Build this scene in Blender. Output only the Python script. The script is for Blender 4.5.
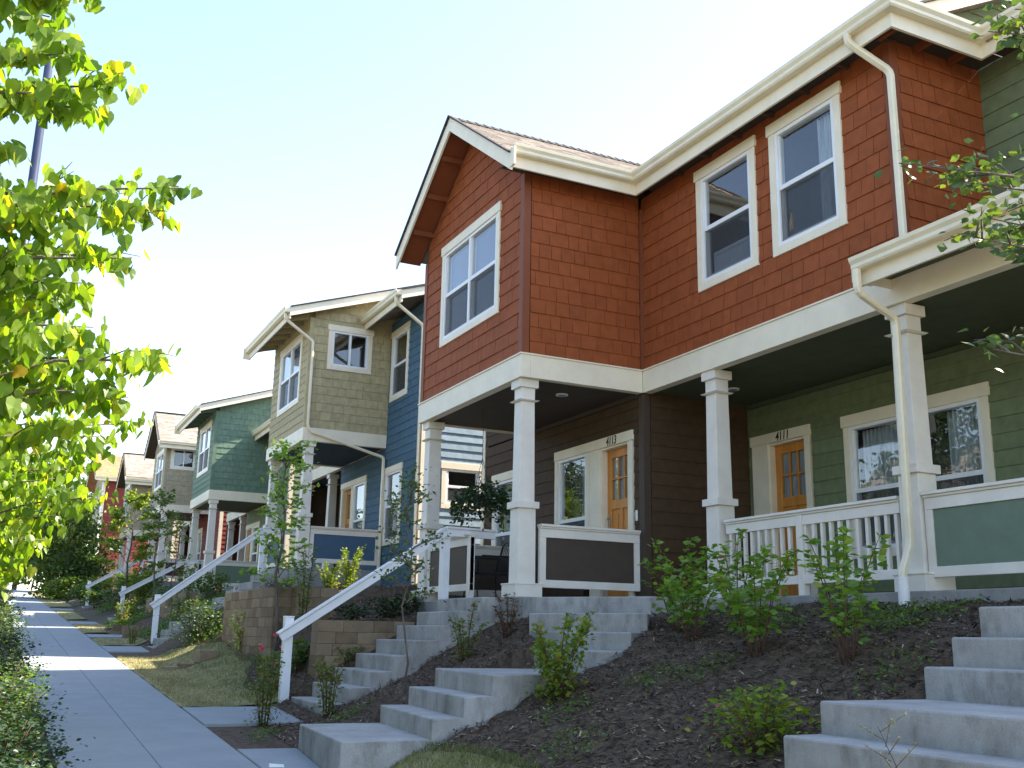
import bpy, bmesh, math, random
import numpy as np
from mathutils import Vector, Matrix
for o in list(bpy.data.objects): bpy.data.objects.remove(o)
SC = bpy.context.scene
COL = SC.collection
R = math.radians
random.seed(7); RNG = np.random.default_rng(11)

# ------------------------------------------------------------------ camera
cam_d = bpy.data.cameras.new('camera'); cam = bpy.data.objects.new('camera', cam_d); COL.objects.link(cam)
yaw, pitch, roll = .455185, .238054, .0188985
f = Vector((math.sin(yaw)*math.cos(pitch), math.cos(yaw)*math.cos(pitch), math.sin(pitch)))
r = Vector((math.cos(yaw), -math.sin(yaw), 0)); u = r.cross(f)
r2 = r*math.cos(roll)+u*math.sin(roll); u2 = u*math.cos(roll)-r*math.sin(roll)
m = Matrix((r2, u2, -f)).transposed().to_4x4()
cam.matrix_world = m
cam_d.sensor_width = 36; cam_d.lens = 36*1035.24/1024; cam_d.clip_start = .1; cam_d.clip_end = 2000
SC.camera = cam
SC.render.resolution_x = 1024; SC.render.resolution_y = 768
# ------------------------------------------------------------------ world and sun
W = bpy.data.worlds.new('World'); SC.world = W; W.use_nodes = True
nt = W.node_tree; nt.nodes.clear()
sky = nt.nodes.new('ShaderNodeTexSky'); sky.sky_type = 'NISHITA'; sky.sun_disc = False
SUN = Vector((1, -.20, 1.03)).normalized()
sky.sun_elevation = math.asin(SUN.z); sky.sun_rotation = math.atan2(SUN.x, SUN.y)
sky.air_density = 1.0; sky.dust_density = .6; sky.ozone_density = 1.0; sky.altitude = 50
bg = nt.nodes.new('ShaderNodeBackground'); bg.inputs['Strength'].default_value = .15
wo = nt.nodes.new('ShaderNodeOutputWorld')
nt.links.new(sky.outputs[0], bg.inputs[0]); nt.links.new(bg.outputs[0], wo.inputs[0])
sd = bpy.data.lights.new('sun', 'SUN'); sd.energy = 5.0; sd.angle = R(.53); sd.color = (1, .955, .87)
so = bpy.data.objects.new('sun', sd); COL.objects.link(so); so.rotation_euler = SUN.to_track_quat('Z', 'Y').to_euler()
so.location = (30, -8, 40)
SC.view_settings.view_transform = 'Standard'; SC.view_settings.look = 'None'
SC.view_settings.exposure = 1.88; SC.view_settings.gamma = 1
SC.view_settings.use_curve_mapping = False
SC.view_settings.use_white_balance = True; SC.view_settings.white_balance_temperature = 7000; SC.view_settings.white_balance_tint = 14
SC.cycles.max_bounces = 8; SC.cycles.transparent_max_bounces = 16

# ------------------------------------------------------------------ materials
def mat(name, color, rough=.6, var=.12, scale=6., bump=.0, bscale=60., spec=.3, color2=None, stretch=(1,1,1), metal=0., detail=6., lo=.35, hi=.65):
    m = bpy.data.materials.new(name); m.use_nodes = True; n = m.node_tree; N = n.nodes; L = n.links
    b = N['Principled BSDF']; b.inputs['Roughness'].default_value = rough; b.inputs['Metallic'].default_value = metal
    b.inputs['Specular IOR Level'].default_value = spec
    tc = N.new('ShaderNodeNewGeometry'); mp = N.new('ShaderNodeMapping'); mp.inputs['Scale'].default_value = stretch
    L.new(tc.outputs['Position'], mp.inputs[0])
    no = N.new('ShaderNodeTexNoise'); no.inputs['Scale'].default_value = scale; no.inputs['Detail'].default_value = detail
    no.inputs['Roughness'].default_value = .65
    L.new(mp.outputs[0], no.inputs['Vector'])
    cr = N.new('ShaderNodeValToRGB'); c = color
    c2 = color2 or tuple(max(0, x*(1-2*var)) for x in c)
    cr.color_ramp.elements[0].position = lo; cr.color_ramp.elements[1].position = hi
    cr.color_ramp.elements[0].color = (*c2, 1); cr.color_ramp.elements[1].color = (*c, 1)
    L.new(no.outputs['Fac'], cr.inputs[0]); L.new(cr.outputs[0], b.inputs['Base Color'])
    if bump:
        n2 = N.new('ShaderNodeTexNoise'); n2.inputs['Scale'].default_value = bscale; n2.inputs['Detail'].default_value = 4
        L.new(mp.outputs[0], n2.inputs['Vector'])
        bp = N.new('ShaderNodeBump'); bp.inputs['Strength'].default_value = bump; bp.inputs['Distance'].default_value = .01
        L.new(n2.outputs['Fac'], bp.inputs['Height']); L.new(bp.outputs[0], b.inputs['Normal'])
    return m

def per_face(name, cols, rough=.8, bump=0, spec=.2):
    """colour picked per piece from the face attribute 'rnd' (painted boards, shingles, blocks, chips)"""
    m = bpy.data.materials.new(name); m.use_nodes = True; N = m.node_tree.nodes; L = m.node_tree.links
    b = N['Principled BSDF']; b.inputs['Roughness'].default_value = rough; b.inputs['Specular IOR Level'].default_value = spec
    at = N.new('ShaderNodeAttribute'); at.attribute_name = 'rnd'
    cr = N.new('ShaderNodeValToRGB'); el = cr.color_ramp.elements
    while len(el) < len(cols): el.new(.5)
    for i, c in enumerate(cols): el[i].position = i/(len(cols)-1); el[i].color = (*c, 1)
    L.new(at.outputs['Fac'], cr.inputs[0])
    g = N.new('ShaderNodeNewGeometry'); no = N.new('ShaderNodeTexNoise'); no.inputs['Scale'].default_value = 9; no.inputs['Detail'].default_value = 8
    L.new(g.outputs['Position'], no.inputs['Vector'])
    mr = N.new('ShaderNodeMapRange'); mr.inputs[1].default_value = .3; mr.inputs[2].default_value = .7; mr.inputs[3].default_value = .82; mr.inputs[4].default_value = 1.08
    L.new(no.outputs['Fac'], mr.inputs[0])
    mx = N.new('ShaderNodeVectorMath'); mx.operation = 'SCALE'
    L.new(cr.outputs[0], mx.inputs[0]); L.new(mr.outputs[0], mx.inputs['Scale']); L.new(mx.outputs[0], b.inputs['Base Color'])
    if bump:
        n2 = N.new('ShaderNodeTexNoise'); n2.inputs['Scale'].default_value = 90; n2.inputs['Detail'].default_value = 3
        L.new(g.outputs['Position'], n2.inputs['Vector'])
        bp = N.new('ShaderNodeBump'); bp.inputs['Strength'].default_value = bump; bp.inputs['Distance'].default_value = .01
        L.new(n2.outputs['Fac'], bp.inputs['Height']); L.new(bp.outputs[0], b.inputs['Normal'])
    return m

def leafmat(name, cols, trans=.45, rough=.45, tint=1.0):
    m = bpy.data.materials.new(name); m.use_nodes = True; N = m.node_tree.nodes; L = m.node_tree.links
    b = N['Principled BSDF']; b.inputs['Roughness'].default_value = rough; b.inputs['Specular IOR Level'].default_value = .35
    at = N.new('ShaderNodeAttribute'); at.attribute_name = 'rnd'
    cr = N.new('ShaderNodeValToRGB'); el = cr.color_ramp.elements
    while len(el) < len(cols): el.new(.5)
    for i, (p, c) in enumerate(cols): el[i].position = p; el[i].color = (*c, 1)
    L.new(at.outputs['Fac'], cr.inputs[0]); L.new(cr.outputs[0], b.inputs['Base Color'])
    tr = N.new('ShaderNodeBsdfTranslucent')
    g = N.new('ShaderNodeMix'); g.data_type = 'RGBA'; g.blend_type = 'MULTIPLY'; g.inputs[0].default_value = 1
    L.new(cr.outputs[0], g.inputs[6]); g.inputs[7].default_value = (1.95*tint, 1.95*tint, .5*tint, 1)
    L.new(g.outputs[2], tr.inputs[0])
    mx = N.new('ShaderNodeMixShader'); mx.inputs[0].default_value = trans
    L.new(b.outputs[0], mx.inputs[1]); L.new(tr.outputs[0], mx.inputs[2]); L.new(mx.outputs[0], N['Material Output'].inputs[0])
    return m

def glassmat(name, ior=1.85, tint=(.9, .95, .95)):
    m = bpy.data.materials.new(name); m.use_nodes = True; N = m.node_tree.nodes; L = m.node_tree.links
    N.remove(N['Principled BSDF'])
    tr = N.new('ShaderNodeBsdfTransparent'); tr.inputs[0].default_value = (*tint, 1)
    gl = N.new('ShaderNodeBsdfGlossy'); gl.inputs['Roughness'].default_value = .01; gl.inputs[0].default_value = (1, 1, 1, 1)
    g = N.new('ShaderNodeNewGeometry'); no = N.new('ShaderNodeTexNoise'); no.inputs['Scale'].default_value = 1.7
    L.new(g.outputs['Position'], no.inputs['Vector'])
    bp = N.new('ShaderNodeBump'); bp.inputs['Strength'].default_value = .12; bp.inputs['Distance'].default_value = .02
    L.new(no.outputs['Fac'], bp.inputs['Height']); L.new(bp.outputs[0], gl.inputs['Normal'])
    dt = N.new('ShaderNodeVectorMath'); dt.operation = 'DOT_PRODUCT'; L.new(g.outputs['Incoming'], dt.inputs[0]); L.new(g.outputs['Normal'], dt.inputs[1])
    ab = N.new('ShaderNodeMath'); ab.operation = 'ABSOLUTE'; L.new(dt.outputs['Value'], ab.inputs[0])
    iv = N.new('ShaderNodeMath'); iv.operation = 'SUBTRACT'; iv.inputs[0].default_value = 1; L.new(ab.outputs[0], iv.inputs[1])
    pw = N.new('ShaderNodeMath'); pw.operation = 'POWER'; pw.inputs[1].default_value = 4.2; L.new(iv.outputs[0], pw.inputs[0])
    fr = N.new('ShaderNodeMath'); fr.operation = 'MULTIPLY_ADD'; fr.inputs[1].default_value = .9; fr.inputs[2].default_value = ior; L.new(pw.outputs[0], fr.inputs[0])
    mx = N.new('ShaderNodeMixShader'); L.new(fr.outputs[0], mx.inputs[0]); L.new(tr.outputs[0], mx.inputs[1]); L.new(gl.outputs[0], mx.inputs[2])
    L.new(mx.outputs[0], N['Material Output'].inputs[0]); return m

def screenmat():
    m = bpy.data.materials.new('insect_screen'); m.use_nodes = True; N = m.node_tree.nodes; L = m.node_tree.links
    b = N['Principled BSDF']; b.inputs['Base Color'].default_value = (.035, .04, .045, 1); b.inputs['Roughness'].default_value = .6
    tr = N.new('ShaderNodeBsdfTransparent'); mx = N.new('ShaderNodeMixShader'); mx.inputs[0].default_value = .55
    L.new(tr.outputs[0], mx.inputs[1]); L.new(b.outputs[0], mx.inputs[2]); L.new(mx.outputs[0], N['Material Output'].inputs[0]); return m

def concrete(name, c, dark, streak=True):
    m = bpy.data.materials.new(name); m.use_nodes = True; N = m.node_tree.nodes; L = m.node_tree.links
    b = N['Principled BSDF']; b.inputs['Roughness'].default_value = .85; b.inputs['Specular IOR Level'].default_value = .2
    g = N.new('ShaderNodeNewGeometry')
    n1 = N.new('ShaderNodeTexNoise'); n1.inputs['Scale'].default_value = 2.3; n1.inputs['Detail'].default_value = 9; n1.inputs['Roughness'].default_value = .68
    L.new(g.outputs['Position'], n1.inputs['Vector'])
    mp = N.new('ShaderNodeMapping'); mp.inputs['Scale'].default_value = (4.6, 4.6, 1.9); L.new(g.outputs['Position'], mp.inputs[0])
    n2 = N.new('ShaderNodeTexNoise'); n2.inputs['Scale'].default_value = 1.; n2.inputs['Detail'].default_value = 10; n2.inputs['Roughness'].default_value = .72
    L.new(mp.outputs[0], n2.inputs['Vector'])
    # streaks only where the face is upright
    sp = N.new('ShaderNodeSeparateXYZ'); L.new(g.outputs['True Normal'], sp.inputs[0])
    ab = N.new('ShaderNodeMath'); ab.operation = 'ABSOLUTE'; L.new(sp.outputs[2], ab.inputs[0])
    inv = N.new('ShaderNodeMath'); inv.operation = 'SUBTRACT'; inv.inputs[0].default_value = 1; L.new(ab.outputs[0], inv.inputs[1])
    r1 = N.new('ShaderNodeMapRange'); r1.inputs[1].default_value = .47; r1.inputs[2].default_value = .72; L.new(n2.outputs['Fac'], r1.inputs[0])
    r3 = N.new('ShaderNodeMath'); r3.operation = 'MULTIPLY'; L.new(r1.outputs[0], r3.inputs[0]); L.new(inv.outputs[0], r3.inputs[1])
    r2_ = N.new('ShaderNodeMapRange'); r2_.inputs[1].default_value = .35; r2_.inputs[2].default_value = .7; r2_.inputs[3].default_value = .5; r2_.inputs[4].default_value = 0; L.new(n1.outputs['Fac'], r2_.inputs[0])
    ad = N.new('ShaderNodeMath'); ad.operation = 'MULTIPLY_ADD'; ad.inputs[1].default_value = .6 if streak else 0; ad.use_clamp = True
    L.new(r3.outputs[0], ad.inputs[0]); L.new(r2_.outputs[0], ad.inputs[2])
    mx = N.new('ShaderNodeMix'); mx.data_type = 'RGBA'; mx.inputs[6].default_value = (*c, 1); mx.inputs[7].default_value = (*dark, 1)
    L.new(ad.outputs[0], mx.inputs[0])
    # fine speckle
    n3 = N.new('ShaderNodeTexNoise'); n3.inputs['Scale'].default_value = 140; n3.inputs['Detail'].default_value = 3; L.new(g.outputs['Position'], n3.inputs['Vector'])
    r4 = N.new('ShaderNodeMapRange'); r4.inputs[1].default_value = .35; r4.inputs[2].default_value = .65; r4.inputs[3].default_value = .86; r4.inputs[4].default_value = 1.08; L.new(n3.outputs['Fac'], r4.inputs[0])
    sc = N.new('ShaderNodeVectorMath'); sc.operation = 'SCALE'; L.new(mx.outputs[2], sc.inputs[0]); L.new(r4.outputs[0], sc.inputs['Scale'])
    L.new(sc.outputs[0], b.inputs['Base Color'])
    bp = N.new('ShaderNodeBump'); bp.inputs['Strength'].default_value = .35; bp.inputs['Distance'].default_value = .006
    n4 = N.new('ShaderNodeTexNoise'); n4.inputs['Scale'].default_value = 45; n4.inputs['Detail'].default_value = 6; L.new(g.outputs['Position'], n4.inputs['Vector'])
    L.new(n4.outputs['Fac'], bp.inputs['Height']); L.new(bp.outputs[0], b.inputs['Normal'])
    return m

def roofmat(name, ca, cb):
    m = bpy.data.materials.new(name); m.use_nodes = True; N = m.node_tree.nodes; L = m.node_tree.links
    b = N['Principled BSDF']; b.inputs['Roughness'].default_value = .95; b.inputs['Specular IOR Level'].default_value = .1
    g = N.new('ShaderNodeNewGeometry'); mp = N.new('ShaderNodeMapping'); mp.inputs['Scale'].default_value = (4.5, 4.5, 14); L.new(g.outputs['Position'], mp.inputs[0])
    v = N.new('ShaderNodeTexVoronoi'); v.inputs['Scale'].default_value = 1.; L.new(mp.outputs[0], v.inputs['Vector'])
    n = N.new('ShaderNodeTexNoise'); n.inputs['Scale'].default_value = 30; n.inputs['Detail'].default_value = 5; L.new(g.outputs['Position'], n.inputs['Vector'])
    ad = N.new('ShaderNodeMath'); ad.operation = 'MULTIPLY_ADD'; ad.inputs[1].default_value = .55
    sx = N.new('ShaderNodeSeparateXYZ'); L.new(v.outputs['Color'], sx.inputs[0]); L.new(sx.outputs[0], ad.inputs[0])
    mu = N.new('ShaderNodeMath'); mu.operation = 'MULTIPLY'; mu.inputs[1].default_value = .5; L.new(n.outputs['Fac'], mu.inputs[0]); L.new(mu.outputs[0], ad.inputs[2])
    mx = N.new('ShaderNodeMix'); mx.data_type = 'RGBA'; mx.inputs[6].default_value = (*ca, 1); mx.inputs[7].default_value = (*cb, 1)
    L.new(ad.outputs[0], mx.inputs[0]); L.new(mx.outputs[2], b.inputs['Base Color'])
    bp = N.new('ShaderNodeBump'); bp.inputs['Strength'].default_value = .6; bp.inputs['Distance'].default_value = .02; L.new(v.outputs['Distance'], bp.inputs['Height']); L.new(bp.outputs[0], b.inputs['Normal'])
    return m

def siding(name, c, k=.07):
    lo = tuple(x*(1-k) for x in c); hi = tuple(min(1, x*(1+k)) for x in c)
    return per_face(name, [lo, c, hi], rough=.7, bump=.18, spec=.15)

M = {}
M['cream'] = mat('cream_paint', (.83, .74, .565), .45, .05, 3, .12, 50)
M['white'] = mat('white_column_paint', (.78, .73, .64), .5, .06, 3, .12, 50)
M['rail'] = mat('white_handrail_paint', (.80, .81, .82), .35, .04, 4, .08, 40)
M['vinyl'] = mat('white_vinyl', (.80, .80, .79), .3, .03, 5)
M['gutter'] = mat('cream_gutter_metal', (.82, .73, .53), .32, .06, 4, .05, 20, spec=.5)
M['red'] = siding('red_shingle_paint', (.300, .080, .027), .06)
M['redtrim'] = mat('red_trim_paint', (.22, .062, .024), .6, .06)
M['brown'] = siding('dark_brown_siding_paint', (.080, .049, .028))
M['browntrim'] = mat('dark_brown_trim_paint', (.075, .05, .034), .6, .06)
M['green'] = siding('olive_green_siding_paint', (.165, .20, .105))
M['greentrim'] = mat('green_panel_paint', (.15, .21, .15), .6, .06)
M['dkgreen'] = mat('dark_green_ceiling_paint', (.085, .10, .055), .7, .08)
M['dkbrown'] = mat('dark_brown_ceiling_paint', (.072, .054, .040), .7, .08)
M['blue'] = siding('blue_siding_paint', (.070, .135, .185))
M['bluetrim'] = mat('blue_panel_paint', (.06, .12, .19), .6, .06)
M['sunblue'] = siding('sunlit_blue_siding_tone', (.24, .32, .37))  # the blue siding again, with sunlight painted in as a lighter tone
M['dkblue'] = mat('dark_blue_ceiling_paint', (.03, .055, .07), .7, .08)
M['beige'] = siding('beige_shingle_paint', (.43, .36, .205), .06)
M['teal'] = siding('grey_green_shingle_paint', (.155, .235, .165), .07)
M['sage'] = siding('sage_siding_paint', (.2, .26, .17), .07)
M['tan'] = siding('tan_shingle_paint', (.40, .345, .23), .06)
M['maroon'] = siding('maroon_siding_paint', (.21, .048, .04), .07)
M['maroontrim'] = mat('maroon_panel_paint', (.08, .035, .032), .6, .06)
M['rust'] = siding('rust_siding_paint', (.34, .10, .05), .07)
M['roof'] = roofmat('grey_brown_asphalt_shingles', (.14, .12, .10), (.35, .305, .255))
M['roofo'] = roofmat('orange_brown_asphalt_shingles', (.30, .14, .07), (.46, .26, .15))
M['roofedge'] = mat('dark_shingle_edge', (.07, .06, .055), .9, .2, 20, .3)
M['conc'] = concrete('step_concrete', (.44, .435, .415), (.15, .142, .12))
M['walk'] = concrete('sidewalk_concrete', (.29, .32, .328), (.215, .238, .25), False)
M['found'] = concrete('foundation_concrete', (.33, .33, .31), (.17, .165, .15))
M['asphalt'] = mat('fill_lightened_street', (.30, .29, .27), .9, .15, 8, .3, 90)  # unseen street, colour lightened to bounce warm fill onto the houses
M['soil'] = mat('mulch_soil', (.13, .09, .058), .95, .3, 14, .8, 70, color2=(.044, .031, .021), detail=12)
M['chips'] = per_face('wood_mulch_chips', [(.035, .025, .018), (.075, .052, .037), (.13, .09, .062), (.24, .17, .115), (.46, .36, .26)], .9)
M['lawn'] = mat('dry_lawn', (.34, .28, .15), .95, .2, 5, .8, 60, color2=(.12, .135, .04), detail=10)
M['blade'] = per_face('grass_blades', [(.11, .15, .035), (.22, .22, .07), (.42, .35, .17), (.56, .48, .27)], .8)
M['wood'] = mat('orange_stained_wood', (.68, .29, .065), .4, .1, 2.2, .15, 40, color2=(.50, .19, .035), stretch=(6, 6, .5))
M['block'] = per_face('split_face_concrete_block', [(.20, .145, .09), (.26, .19, .125), (.32, .245, .165)], .95, bump=1.0)
M['glass'] = glassmat('window_glass', .10, (.78, .88, .95))
M['screen'] = screenmat()
M['room'] = mat('dim_room', (.11, .105, .095), .9, .15, 2)
M['blind'] = mat('sky_tinted_blind', (.22, .30, .42), .7, .04, 4)  # blue of the reflected sky is put into the slat colour
M['curtain'] = mat('pale_curtain', (.58, .57, .53), .9, .25, 9, stretch=(1, 6, .2))
M['black'] = mat('black_paint', (.015, .015, .015), .5, .1)
M['metal'] = mat('brushed_nickel', (.5, .5, .48), .3, .05, metal=1)
M['dkmetal'] = mat('dark_metal', (.03, .03, .032), .45, .1)
M['pole'] = mat('dark_blue_pole_paint', (.025, .035, .07), .4, .1)
M['bark'] = mat('grey_brown_bark', (.17, .14, .11), .9, .25, 12, .8, 50, stretch=(1, 1, .25))
M['twig'] = mat('reddish_twig', (.14, .075, .05), .8, .2, 12)
M['fence'] = mat('weathered_fence_wood', (.34, .22, .13), .9, .25, 5, .4, 50, stretch=(5, 5, .5))
M['pvc'] = mat('white_drain_pipe', (.78, .78, .77), .4, .04)

# ------------------------------------------------------------------ mesh helpers
class MB:
    def __init__(s): s.v = []; s.f = []; s.r = []
    def poly(s, pts, faces, rnd=None):
        o = len(s.v); s.v += [tuple(p) for p in pts]
        q = random.random() if rnd is None else rnd
        for fc in faces: s.f.append([o+i for i in fc]); s.r.append(q)
    def box(s, a, b, rnd=None):
        (x0, y0, z0), (x1, y1, z1) = [tuple(min(p, q) for p, q in zip(a, b)), tuple(max(p, q) for p, q in zip(a, b))]
        s.hexa([(x0, y0, z0), (x1, y0, z0), (x1, y1, z0), (x0, y1, z0), (x0, y0, z1), (x1, y0, z1), (x1, y1, z1), (x0, y1, z1)], rnd)
    def hexa(s, p, rnd=None):
        s.poly(p, [(3, 2, 1, 0), (4, 5, 6, 7), (0, 1, 5, 4), (1, 2, 6, 5), (2, 3, 7, 6), (3, 0, 4, 7)], rnd)
    def prism(s, pts, z0, z1, rnd=None):        # polygon in plan; z1 may be a list
        n = len(pts); zt = z1 if isinstance(z1, (list, tuple)) else [z1]*n; zb = z0 if isinstance(z0, (list, tuple)) else [z0]*n
        s.poly([(p[0], p[1], b) for p, b in zip(pts, zb)]+[(p[0], p[1], t) for p, t in zip(pts, zt)],
               [tuple(range(n))[::-1], tuple(range(n, 2*n))]+[(i, (i+1) % n, n+(i+1) % n, n+i) for i in range(n)], rnd)
    def extr(s, prof, p0, p1, side, up, m0=0, m1=0):        # 2-d profile (side, up) swept from p0 to p1, ends mitred
        p0 = Vector(p0); p1 = Vector(p1); a = Vector(side); b = Vector(up); n = len(prof); d = (p1-p0).normalized()
        s.poly([p0+a*q[0]+b*q[1]-d*q[0]*m0 for q in prof]+[p1+a*q[0]+b*q[1]+d*q[0]*m1 for q in prof],
               [tuple(range(n))[::-1], tuple(range(n, 2*n))]+[(i, (i+1) % n, n+(i+1) % n, n+i) for i in range(n)])
    def bar(s, p0, p1, w, h, rnd=None):         # square bar, h measured in the vertical plane
        p0 = Vector(p0); p1 = Vector(p1); d = (p1-p0).normalized()
        side = d.cross(Vector((0, 0, 1)))
        if side.length < 1e-3: side = Vector((1, 0, 0))
        side.normalize(); up = side.cross(d).normalized()
        q = [(-w/2, -h/2), (w/2, -h/2), (w/2, h/2), (-w/2, h/2)]
        s.poly([p0+side*a+up*b for a, b in q]+[p1+side*a+up*b for a, b in q], [(3, 2, 1, 0), (4, 5, 6, 7), (0, 1, 5, 4), (1, 2, 6, 5), (2, 3, 7, 6), (3, 0, 4, 7)], rnd)
    def tube(s, pts, rad, n=8, rnd=None):
        pts = [Vector(p) for p in pts]; rad = rad if isinstance(rad, (list, tuple)) else [rad]*len(pts)
        rings = []; prev = None
        for i, p in enumerate(pts):
            d = ((pts[min(i+1, len(pts)-1)]-p).normalized()+(p-pts[max(i-1, 0)]).normalized())
            d = d.normalized() if d.length > 1e-6 else Vector((0, 0, 1))
            if prev is None: a = d.orthogonal().normalized()
            else:
                a = prev-d*prev.dot(d); a = a.normalized() if a.length > 1e-6 else d.orthogonal().normalized()
            prev = a; b = d.cross(a)
            rings.append([p+(a*math.cos(t)+b*math.sin(t))*rad[i] for t in [2*math.pi*k/n for k in range(n)]])
        fs = [tuple(range(n))[::-1], tuple(range((len(pts)-1)*n, len(pts)*n))]
        for i in range(len(pts)-1):
            for k in range(n): fs.append((i*n+k, i*n+(k+1) % n, (i+1)*n+(k+1) % n, (i+1)*n+k))
        s.poly([p for rr in rings for p in rr], fs, rnd)
    def build(s, name, material, parent=None, bevel=0, smooth=False, cuts=(), kind=None):
        me = bpy.data.meshes.new(name); me.from_pydata(s.v, [], s.f)
        at = me.attributes.new('rnd', 'FLOAT', 'FACE'); at.data.foreach_set('value', s.r)
        bm = bmesh.new(); bm.from_mesh(me)
        for co, no in cuts:
            bmesh.ops.bisect_plane(bm, geom=bm.verts[:]+bm.edges[:]+bm.faces[:], plane_co=co, plane_no=no, clear_outer=True)
        bmesh.ops.recalc_face_normals(bm, faces=bm.faces); bm.to_mesh(me); bm.free()
        if smooth: me.polygons.foreach_set('use_smooth', [True]*len(me.polygons))
        me.materials.append(material)
        o = bpy.data.objects.new(name, me); COL.objects.link(o)
        if parent: 
            o.parent = parent; o.matrix_parent_inverse = Matrix.Translation(-wloc(parent))
        if bevel:
            b = o.modifiers.new('bevel', 'BEVEL'); b.width = bevel; b.segments = 2; b.limit_method = 'ANGLE'; b.angle_limit = R(40)
        if kind: o['kind'] = kind
        return o
def wloc(o):
    v = Vector(o.location) if o.type == 'EMPTY' else Vector((0, 0, 0))
    return v
def thing(name, label, cat, loc, group=None):
    o = bpy.data.objects.new(name, None); COL.objects.link(o); o.location = loc; o.empty_display_size = .2
    return tag(o, label, cat, group)
def tag(o, label, cat, group=None):
    o['label'] = label; o['category'] = cat
    if group: o['group'] = group
    return o
def structure(o): o['kind'] = 'structure'; return o

# a wall frame: 'X' = wall facing -x at x=c (u runs along y); 'Y' = wall facing -y at y=c (u runs along x)
def W3(ax, c, uu, d, z): return (c-d, uu, z) if ax == 'X' else (uu, c-d, z)
def sub(rects, h):
    out = []
    for (a, b, c, d) in rects:
        if h[0] >= b or h[1] <= a or h[2] >= d or h[3] <= c: out.append((a, b, c, d)); continue
        if h[2] > c: out.append((a, b, c, h[2]))
        if h[3] < d: out.append((a, b, h[3], d))
        lo, hi = max(c, h[2]), min(d, h[3])
        if h[0] > a: out.append((a, h[0], lo, hi))
        if h[1] < b: out.append((h[1], b, lo, hi))
    return [q for q in out if q[1]-q[0] > .004 and q[3]-q[2] > .004]
def clad(name, par, ax, c, u0, u1, z0, z1, style, material, holes=(), row=.178, cuts=(), core=True, prot=.016):
    mb = MB(); z = z0; k = 0
    rs = random.Random(hash((round(c, 2), round(u0, 2))) & 1023)
    while z < z1-.01:
        zt = min(z+row, z1)
        if style == 'lap': pieces = [(u0, u1)]
        else:
            pieces = []; q = u0-rs.random()*.2
            while q < u1:
                w = rs.choice((.15, .18, .21, .25, .30)); a, b = max(q, u0), min(q+w-.007, u1)
                if b-a > .01: pieces.append((a, b))
                q += w
        for (a, b) in pieces:
            j = rs.uniform(-.002, .002) if style != 'lap' else 0
            rnd = rs.random()
            rects = [(a, b, z, zt)]
            for hh in holes: rects = sub(rects, hh)
            for (p, q2, s0, s1) in rects:
                d0 = prot+j-(s0-z)/row*(prot-.003); d1 = prot+j-(s1-z)/row*(prot-.003)
                dd0 = d0; zz0 = s0 - (.0 if s0 > z+.001 else 0)
                mb.hexa([W3(ax, c, p, 0, zz0), W3(ax, c, q2, 0, zz0), W3(ax, c, q2, dd0, zz0), W3(ax, c, p, dd0, zz0),
                         W3(ax, c, p, 0, s1), W3(ax, c, q2, 0, s1), W3(ax, c, q2, d1, s1), W3(ax, c, p, d1, s1)], rnd)
        z = zt; k += 1
    if core:
        rects = [(u0, u1, z0, z1)]
        for hh in holes: rects = sub(rects, hh)
        for (a, b, s0, s1) in rects: mb.box(W3(ax, c, a, -.10, s0), W3(ax, c, b, -.0005, s1), .0)
    return mb.build(name, material, par, cuts=cuts)

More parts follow.
